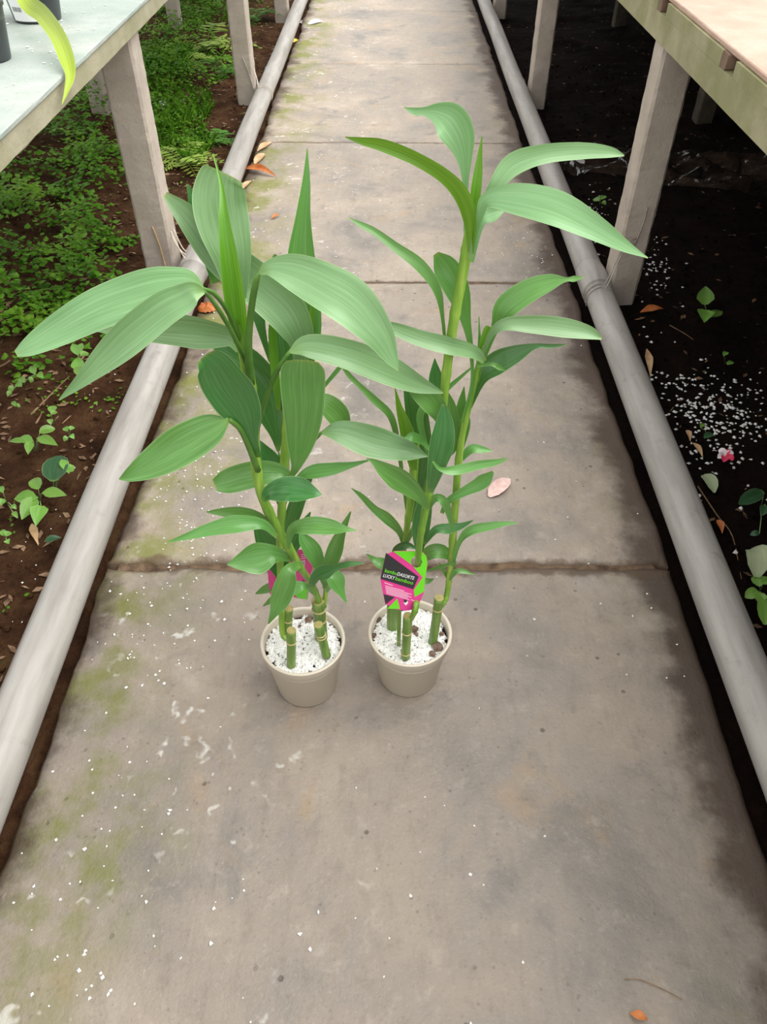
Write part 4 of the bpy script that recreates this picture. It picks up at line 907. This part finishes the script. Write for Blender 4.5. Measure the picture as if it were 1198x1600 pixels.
litter_leaf('dry_leaf', 'straw coloured dry strip below the orange-brown dead leaf', 'leaf', (376, 298), (394, 282), 9, M_DRY, group='fallen leaves')
litter_leaf('dry_leaf', 'small dry cream leaf scrap on the walkway behind the left bamboo', 'leaf', (360, 366), (384, 362), 8, M_DRY, group='fallen leaves')
litter_leaf('dry_leaf', 'small brown dry scrap on concrete right of the left bamboo top', 'leaf', (424, 342), (438, 336), 6, M_RUST, group='fallen leaves')
litter_leaf('dry_leaf', 'folded straw coloured dead leaf below the five-leaf weed by left pipe', 'leaf', (50, 818), (60, 852), 13, M_DRY, group='fallen leaves')
litter_leaf('dry_leaf', 'tan curled dead leaf on black soil behind the right pipe', 'leaf', (1082, 692), (1098, 716), 9, M_DRY, group='fallen leaves')
litter_leaf('dry_leaf', 'straw coloured dead leaf standing against the right pipe beside black soil', 'leaf', (1010, 545), (1016, 590), 12, M_DRY, group='fallen leaves')
litter_leaf('dry_leaf', 'tan curled strip lying in the gap beside the right pipe', 'leaf', (1050, 838), (1072, 905), 6, M_DRY, group='fallen leaves')
litter_leaf('dry_leaf', 'small orange-brown scrap at the bottom edge of the walkway', 'leaf', (984, 1584), (1012, 1594), 14, M_RUST, group='fallen leaves')
litter_leaf('dry_leaf', 'small tan leaf scrap on black soil just left of the magenta flower', 'leaf', (1072, 672), (1078, 690), 9, M_DRY, group='fallen leaves')
litter_leaf('dry_leaf', 'brown rotting leaf beside the right pipe below the pale withered leaf', 'leaf', (1120, 812), (1128, 834), 12, M_RUST, group='fallen leaves')
litter_leaf('dry_leaf', 'brown leaf heap scrap at the foot of the nearest right post', 'leaf', (1000, 488), (1036, 482), 14, M_RUST, group='fallen leaves')
litter_leaf('petal', 'faded pink-white petal lying on concrete right of the bamboos', 'petal', (764, 776), (796, 748), 24, M_PETALP, 'round', 0.004, 'fallen petals')
litter_leaf('petal', 'white petal far up the walkway beside the left pipe', 'petal', (482, 38), (504, 33), 9, M_PETALW, 'round', 0.008, 'fallen petals')
litter_leaf('petal', 'pinkish petal touching the left pipe far up the walkway', 'petal', (466, 34), (480, 40), 9, M_PETALW, 'round', 0.008, 'fallen petals')
litter_leaf('petal', 'small yellow petal far up the walkway on algae', 'petal', (458, 66), (466, 62), 8, M_PETALY, 'round', 0.004, 'fallen petals')
# magenta flower crumpled on the black soil
g = G(1132, 713, 0.0); fr = empty('fallen_flower', (g.x, g.y, soil_z(g.x, g.y))); tag(fr, 'crumpled magenta and white flower head on black soil', 'flower')
for k, (bx, by, tx, ty, w, m) in enumerate([(1132, 713, 1122, 704, 12, M_PETALW), (1132, 713, 1134, 702, 12, M_PETALR), (1132, 713, 1146, 708, 10, M_PETALW), (1132, 713, 1144, 720, 12, M_PETALR), (1132, 713, 1130, 722, 12, M_PETALR), (1132, 713, 1121, 716, 11, M_PETALW)]):
    gleaf(fr, (bx, by), (tx, ty), w, 0.0, 0.008, m, 0.006, 'round', 'petal')
# crumpled orange-brown bract beside the left pipe
g = G(324, 484, 0.0); rng = random.Random(5)
V, Fc = [], []; n = 16
for j in range(n + 1):
    for i in range(n + 1):
        u, v = i / n * 2 - 1, j / n * 2 - 1; r = max(abs(u), abs(v)); s = 1 - 0.25 * (abs(u * v))
        V.append((g.x + u * 0.030 * s, g.y + v * 0.026 * s, 0.004 + 0.022 * (1 - r ** 2) * (0.7 + 0.6 * nz(u * 2.5, v * 2.5, 3)) + 0.006 * abs(nz(u * 6, v * 6, 8))))
for j in range(n):
    for i in range(n): Fc.append((j * (n + 1) + i, j * (n + 1) + i + 1, (j + 1) * (n + 1) + i + 1, (j + 1) * (n + 1) + i))
tag(obj('crumpled_leaf', V, Fc, M_RUST, smooth=True), 'crumpled rusty orange dead leaf on concrete behind left bamboo leaves', 'leaf', 'fallen leaves')
# twigs
def twig(label, pts, r, mat=M_TWIG, name='twig', z=None):
    P = []
    for q in pts:
        g = G(q[0], q[1], 0.0); zz = (soil_z(g.x, g.y) if abs(g.x) > 0.59 else 0.0) + r + 0.002
        P.append(G(q[0], q[1], q[2] if len(q) > 2 else zz))
    P = [Vector(q) for q in catmull([tuple(q) for q in P], 4)]
    V, Fc = tube_mesh(P, [r * (1 - 0.5 * i / len(P)) for i in range(len(P))], 6)
    return V, Fc
V, Fc = merge([twig('', [(48, 648), (70, 626), (92, 604), (108, 588)], 0.003), twig('', [(56, 662), (68, 640), (66, 622), (57, 614)], 0.003)])
tag(obj('twig', V, Fc, M_TWIG, smooth=True), 'forked dry twig on brown soil below the left bamboo leaf tip', 'twig', 'dry twigs')
for lab, pts, r in [('thin straw twig on brown soil near left pipe', [(97, 662), (110, 650), (124, 638)], 0.0018), ('thin curved brown twig running beside the right pipe to the rosette weed', [(1090, 760), (1120, 805), (1144, 838), (1158, 905)], 0.0018),
                    ('tiny pale straw twig crossing the bottom right of the walkway', [(976, 1530), (1000, 1531), (1040, 1548), (1066, 1562)], 0.0007), ('thin dry stalk on black soil behind the right pipe', [(1046, 508), (1075, 525), (1092, 540)], 0.0015),
                    ('short reddish stalk crossing the soil beside the right pipe', [(1042, 650), (1052, 636)], 0.002), ('pale bent twig at the left picture edge on dark soil', [(-8, 575), (6, 570), (16, 563)], 0.004)]:
    V, Fc = twig(lab, pts, r); tag(obj('twig', V, Fc, M_TWIG, smooth=True), lab, 'twig', 'dry twigs')

# wires tying the pipes to the posts
def wire(label, pts, r, mat):
    P = [Vector(q) for q in catmull([tuple(q) for q in pts], 6)]
    V, Fc = tube_mesh(P, [r] * len(P), 6); return V, Fc
def tie(label, strands, mat, r=0.0018):
    parts = [wire('', st, r, mat) for st in strands]
    V, Fc = merge(parts); return tag(obj('wire_tie', V, Fc, mat, smooth=True), label, 'wire', 'ties holding the pipes to the posts')
def over(xc, y, a0, a1, n=6): return [(xc + 0.0445 * math.cos(a0 + (a1 - a0) * i / n), y, 0.036 + 0.0445 * math.sin(a0 + (a1 - a0) * i / n)) for i in range(n + 1)]
def ltie(y, z): return [[(-0.701, y + 0.03, z), (-0.680, y - 0.01, z - 0.02)] + over(-0.630, y - 0.05, 2.0, -0.4), [(-0.701, y + 0.03, z - 0.015), (-0.682, y + 0.0, z - 0.035)] + over(-0.630, y - 0.02, 2.1, -0.4), [(-0.701, y + 0.06, z - 0.005), (-0.676, y + 0.03, z - 0.05)] + over(-0.630, y + 0.01, 2.2, 0.2)]
tie('pale twine tying the left pipe to the nearest left post', ltie(2.36, 0.13), M_TWINE)
tie('pale twine tying the left pipe to the second left post', [[(-0.677 + 0 * k, 4.24, 0.13 - 0.015 * k), (-0.665, 4.21, 0.11 - 0.012 * k)] + over(-0.630, 4.17 - 0.03 * k, 2.0, -0.4) for k in range(2)], M_TWINE)
tie('grey wire tying the right pipe to the nearest right post', [[tuple(atY(995, 372 + 6 * k, 2.211)), tuple(atY(975, 384 + 7 * k, 2.19))] + over(0.645, 2.16 - 0.02 * k, 1.35, 3.6) for k in range(2)], M_WIRE)
def post_wire(label, p0, p1, y, mat):
    A, B = atY(p0[0], p0[1], y - 0.003), atY(p1[0], p1[1], y - 0.004); m_ = A.lerp(B, 0.4) + Vector((0.004, -0.002, 0))
    V, Fc = wire('', [A, m_, B], 0.0022, mat); tag(obj('wire_end', V, Fc, mat, smooth=True), label, 'wire', 'loose wire ends on the posts')
post_wire('rusty loose wire end lying against the nearest left post', (238, 354), (260, 422), 2.36, M_DRY)
post_wire('grey loose wire end lying against the second left post', (379, 90), (397, 142), 4.20, M_WIRE)
post_wire('grey loose wire end lying against the nearest right post', (1011, 324), (990, 385), 2.215, M_WIRE)

# clear plastic film crumpled under the right bench
V, Fc = [], []; nu, nv = 90, 34
P00, P10, P01, P11 = G(868, 262), G(1230, 318), G(890, 218), G(1230, 250)
for j in range(nv + 1):
    for i in range(nu + 1):
        u, v = i / nu, j / nv
        q = P00.lerp(P10, u).lerp(P01.lerp(P11, u), v)
        w = abs(nz(q.x * 4, q.y * 5, 3)) * 0.12 + abs(nz(q.x * 9, q.y * 10, 6)) * 0.05
        V.append((q.x + 0.05 * nz(q.x * 9, q.y * 9, 1), q.y + 0.05 * nz(q.x * 8, q.y * 8, 2), soil_z(q.x, q.y) + 0.008 + w * math.sin(math.pi * min(1, max(0, 0.15 + v * 0.8)))))
for j in range(nv):
    for i in range(nu): Fc.append((j * (nu + 1) + i, j * (nu + 1) + i + 1, (j + 1) * (nu + 1) + i + 1, (j + 1) * (nu + 1) + i))
tag(obj('plastic_film', V, Fc, M_FILM), 'crumpled clear plastic film lying on black soil behind the right post', 'plastic film')

# ------------------------------------------------------------------ ferns and ground cover under the left bench
def fern(label, px, py, mat, nf, ln, seed, group='ferns beside the left pipe'):
    g = G(px, py, -0.02); g.z = soil_z(g.x, g.y); rng = random.Random(seed)
    root = empty('fern', g); tag(root, label, 'fern', group)
    for k in range(nf):
        a = 2 * math.pi * k / nf + rng.uniform(-.4, .4); L = ln * rng.uniform(0.7, 1.15); el = rng.uniform(0.5, 1.0)
        V, Fc, UV = [], [], []; n = 12; d = Vector((math.cos(a), math.sin(a), 0)); sd = Vector((-d.y, d.x, 0))
        P = [g + d * (L * t * (0.65 + 0.35 * t)) + Vector((0, 0, L * (el * t - 0.75 * t * t))) for t in [i / n for i in range(n + 1)]]
        tv, tf = tube_mesh(P, [0.0012] * (n + 1), 4); V += tv; Fc += tf; UV += [(0.5, 0.5)] * len(tv)
        for i in range(2, n + 1):
            w = L * 0.27 * math.sin(math.pi * (i / n) ** 0.8 * 0.93 + 0.1)
            for s in (-1, 1):
                q = P[i]; o_ = len(V); tip = q + sd * s * w + d * w * 0.35 + Vector((0, 0, rng.uniform(-.25, .1) * w)); m1 = q.lerp(tip, 0.5)
                V += [q, m1 + d * L * 0.045, tip, m1 - d * L * 0.045]; Fc.append((o_, o_ + 1, o_ + 2, o_ + 3)); UV += [(0.5, 0.3), (1, 0.5), (0.5, 0.9), (0, 0.5)]
        obj('frond', V, Fc, mat, root, uvs=UV)
    return root
fern('yellow-green fern between the nearest left post and the left pipe', 286, 258, W_FERN2, 9, 0.19, 1)
fern('bright green fern touching the left pipe above the yellow-green fern', 330, 222, W_FERN, 9, 0.17, 2)
fern('light green fern with hanging fronds left of the second left post', 322, 75, W_FERN2, 10, 0.30, 3)
fern('small green fern just left of the second left post base', 350, 112, W_FERN, 7, 0.16, 4)
fern('pale fern tuft behind the light green fern under the left bench', 292, 100, W_FERN2, 7, 0.18, 6)
fern('green fern between the second and third left posts', 402, 28, W_FERN, 8, 0.2, 5)

def leafy_cover(name, label, cat, n, pick, size, hgt, mat, seed, blades=False):
    rng = random.Random(seed); V, Fc, UV = [], [], []
    tries = 0
    while tries < n * 4 and len(Fc) < n:
        tries += 1
        q = pick(rng)
        if q is None: continue
        x, y, dens = q
        if rng.random() > dens: continue
        z = soil_z(x, y) + hgt(x, y, rng)
        s = size * rng.uniform(0.6, 1.3); a = rng.uniform(0, 2 * math.pi); o_ = len(V)
        if blades:
            L = s; d = Vector((math.cos(a) * 0.45, math.sin(a) * 0.45, 1)).normalized(); sd = Vector((-math.sin(a), math.cos(a), 0)) * 0.0016
            b0 = Vector((x, y, soil_z(x, y))); t1 = b0 + d * L * 0.6; t2 = b0 + d * L + Vector((math.cos(a), math.sin(a), -0.3)) * L * 0.25
            V += [b0 - sd, b0 + sd, t1 + sd, t2, t1 - sd]; Fc.append((0 + o_, 1 + o_, 2 + o_, 3 + o_, 4 + o_)); UV += [(0, 0.2), (1, 0.2), (1, 0.6), (.5, .9), (0, .6)]
        else:
            d = Vector((math.cos(a), math.sin(a), rng.uniform(-.5, .35))).normalized(); sd = Vector((-math.sin(a), math.cos(a), rng.uniform(-.4, .4))).normalized()
            b0 = Vector((x, y, z)); f_ = Vector((0, 0, -0.12 * s))
            V += [b0, b0 + d * s * 0.45 + sd * s * 0.42 + f_, b0 + d * s * 0.85 + sd * s * 0.25 + f_, b0 + d * s, b0 + d * s * 0.85 - sd * s * 0.25 + f_, b0 + d * s * 0.45 - sd * s * 0.42 + f_]
            Fc += [(o_, o_ + 1, o_ + 2, o_ + 3), (o_, o_ + 3, o_ + 4, o_ + 5)]; UV += [(.5, .25), (1, .5), (.8, .8), (.5, .95), (.2, .8), (0, .5)]
    o = obj(name, V, Fc, mat, uvs=UV, origin=(-1.2, 3, 0))
    return tag(o, label, cat, kind='stuff')
def smoothstep(a, b, v): t = min(1, max(0, (v - a) / (b - a))); return t * t * (3 - 2 * t)
def edge_line(y): return -0.86 - 0.10 * nz(y * 2.2, 4) - (0.0 if y < 3 else 0.05)
def dens_cover(x, y):
    d = smoothstep(edge_line(y) + 0.05, edge_line(y) - 0.12, x)
    d *= smoothstep(1.72, 1.98, y + 0.12 * nz(x * 5, y * 3, 1) + 0.10 * (x + 1.0))
    if y > 2.7: d *= max(smoothstep(-0.15, 0.15, nz(x * 2.6, y * 2.0, 11)) * 0.8, smoothstep(-1.0, -1.2, x) * (0.9 if y < 4.0 else 0.7))
    return d
def pick_cover(rng):
    y = 1.6 + 5.6 * rng.random() ** 1.6; x = rng.uniform(-3.2, -0.78)
    d = dens_cover(x, y) * (0.10 + 0.90 * smoothstep(-0.25, 0.15, nz(x * 6, y * 6, 21)))
    return x, y, d
def cover_h(x, y, rng):
    k = 0.03 + 0.17 * smoothstep(-0.3, 0.5, nz(x * 5, y * 5, 31)) + 0.05 * smoothstep(-0.9, -1.4, x)
    return k * dens_cover(x, y) * rng.uniform(0.35, 1.0)
leafy_cover('ground_cover', 'dense low carpet of small-leaved maidenhair ferns under the left bench', 'ground cover', 80000, pick_cover, 0.023, cover_h, W_COVER, 11)
def pick_grass(rng):
    cxg, cyg, r = rng.choice([(250, 120, .18), (275, 165, .18), (268, 205, .16), (318, 12, .3), (262, 90, .15), (325, 235, .10)])
    g = G(cxg, cyg, 0); a = rng.uniform(0, 6.28); q = r * math.sqrt(rng.random()); x, y = g.x + q * math.cos(a), g.y + q * math.sin(a) * 1.6
    return (x, y, 1.0) if x < -0.80 else None
leafy_cover('grass', 'fine bright green grass-like tufts behind the nearest left post', 'grass', 1000, pick_grass, 0.075, lambda x, y, r: 0, W_COVER, 12, blades=True)
leafy_cover('fine_foliage', 'fine feathery green foliage behind the nearest left post', 'ground cover', 9000, pick_grass, 0.014, lambda x, y, r: r.uniform(0.01, 0.11) * (0.5 + 0.5 * nz(x * 12, y * 12, 3)), W_COVER, 14)
def pick_low(rng):
    y = rng.uniform(0.9, 7.5); x = rng.uniform(-1.7, -0.72); d = 0.6 * smoothstep(0.12, 0.4, nz(x * 5, y * 5, 41)); return x, y, d
leafy_cover('moss', 'sparse tiny moss sprouts dotted over the left soil', 'moss', 3500, pick_low, 0.011, lambda x, y, r: r.uniform(0.002, 0.012), W_COVER, 13)

# leaf litter and crumbs of soil on both beds
def litter(name, label, mat, n, xr, yr, size, seed, dens=lambda x, y: 1.0, lump=False):
    rng = random.Random(seed); parts = []
    while len(parts) < n:
        x, y = rng.uniform(*xr), yr[0] + (yr[1] - yr[0]) * rng.random() ** 1.5
        if rng.random() > dens(x, y): n -= 0.2; continue
        z = soil_z(x, y); s = size * rng.uniform(0.4, 1.5)
        if lump: parts.append(crumb((x, y, z + s * 0.2), s, rng)); continue
        a = rng.uniform(0, 6.28); t = rng.uniform(0.2, 0.55)
        d = Vector((math.cos(a), math.sin(a), rng.uniform(-.2, .3))) * s; sd = Vector((-math.sin(a), math.cos(a), rng.uniform(-.3, .3))) * s * t; c_ = Vector((x, y, z + 0.004))
        parts.append(([c_ - d, c_ - d * 0.1 + sd + Vector((0, 0, s * .15)), c_ + d, c_ + d * 0.1 - sd], [(0, 1, 2, 3)]))
    V, Fc = merge(parts); return tag(obj(name, V, Fc, mat, origin=(parts[0][0][0][0], 2, 0)), label, name.replace('_', ' '), kind='stuff')
litter('leaf_litter', 'brown scraps of dead leaves strewn over the left soil', M_LITTER, 4200, (-2.0, -0.69), (-0.6, 7), 0.011, 21)
litter('soil_clods', 'crumbly dark soil clods on the left bed', M_SOIL, 1600, (-1.6, -0.69), (0.6, 5), 0.006, 22, lump=True)
litter('leaf_litter', 'dark brown scraps of dead leaves strewn over the right soil', M_LITTERD, 1500, (0.70, 2.2), (-0.6, 7), 0.010, 23)
litter('soil_clods', 'crumbly black soil clods on the right bed', M_SOIL, 2200, (0.69, 1.9), (0.6, 5), 0.006, 24, lump=True)

# ------------------------------------------------------------------ scattered perlite
def perlite(label, spots, zf, seed, rng_size=(0.0014, 0.0034)):
    rng = random.Random(seed); parts = []
    for (px, py, sx, sy, n) in spots:
        for _ in range(n):
            qx, qy = rng.gauss(px, sx), rng.gauss(py, sy)
            g = G(qx, qy, 0.0); z = zf(g.x, g.y)
            if z is None: continue
            s = rng.uniform(*rng_size); parts.append(grain((g.x, g.y, z + s * 0.5), s, rng, 0.7))
    V, Fc = merge(parts); return tag(obj('perlite_grains', V, Fc, M_PERL, origin=tuple(V[0])), label, 'perlite', kind='stuff')
on_slab = lambda x, y: 0.0 if abs(x) < 0.565 else None
on_soil = lambda x, y: soil_z(x, y) if x > 0.70 else None
perlite('white perlite grains scattered over the walkway slabs', [
    (250, 1030, 60, 50, 34), (200, 960, 70, 40, 26), (330, 760, 40, 50, 60), (300, 830, 40, 40, 40), (350, 700, 40, 50, 40), (300, 900, 60, 30, 24), (330, 560, 40, 60, 30),
    (130, 1250, 80, 90, 26), (120, 1480, 80, 90, 26), (300, 1400, 150, 120, 26), (560, 180, 80, 60, 150), (600, 330, 110, 60, 90), (780, 400, 60, 40, 50), (700, 300, 90, 60, 50), (560, 100, 60, 50, 70),
    (830, 400, 30, 20, 24), (620, 420, 100, 40, 30), (860, 560, 60, 80, 16), (900, 900, 120, 120, 18), (600, 1350, 250, 150, 22), (1060, 1040, 30, 40, 5), (470, 470, 60, 60, 40), (500, 900, 100, 100, 20)], on_slab, 31, (0.0013, 0.0032))
perlite('white perlite grains spilled on the black soil beside the right pipe', [
    (1090, 610, 50, 20, 90), (1130, 650, 40, 14, 90), (1150, 640, 50, 40, 70), (1080, 690, 30, 30, 30), (1150, 700, 50, 60, 40), (1030, 400, 14, 30, 60), (925, 350, 14, 30, 60), (930, 310, 20, 16, 30), (1000, 560, 40, 60, 20), (1070, 590, 60, 12, 40)], on_soil, 32, (0.0028, 0.0064))
perlite('white perlite grains along the soil beside the left pipe', [(180, 640, 30, 60, 40), (120, 700, 40, 80, 20), (60, 930, 30, 60, 30), (250, 150, 20, 12, 20)], lambda x, y: soil_z(x, y) if x < -0.70 else None, 33, (0.0012, 0.0026))
rng = random.Random(34); parts = []
for _ in range(150):
    g = G(rng.uniform(0, 220), rng.uniform(0, 200), ZB)
    if g.x > -0.70 or g.x < -1.7: continue
    s = rng.uniform(0.0012, 0.0036); parts.append(grain((g.x, g.y, ZB + s * 0.4), s, rng, 0.6))
V, Fc = merge(parts); tag(obj('perlite_grains', V, Fc, M_PERL, origin=tuple(V[0])), 'white perlite grains and drops scattered over the left bench top', 'perlite', kind='stuff')
# white foam bits in the grass behind the nearest left post
for k, (px, py, s, lab) in enumerate([(250, 148, 0.028, 'larger white foam scrap in grass right beside the nearest left post'), (280, 140, 0.020, 'smaller white foam scrap in grass further from the nearest left post')]):
    g = G(px, py, 0.03); V, Fc = crumb((g.x, g.y, soil_z(g.x, g.y) + s * 0.35), s, random.Random(k), 0.6)
    tag(obj('foam_scrap', V, Fc, M_RIBBON), lab, 'foam', 'white foam scraps')
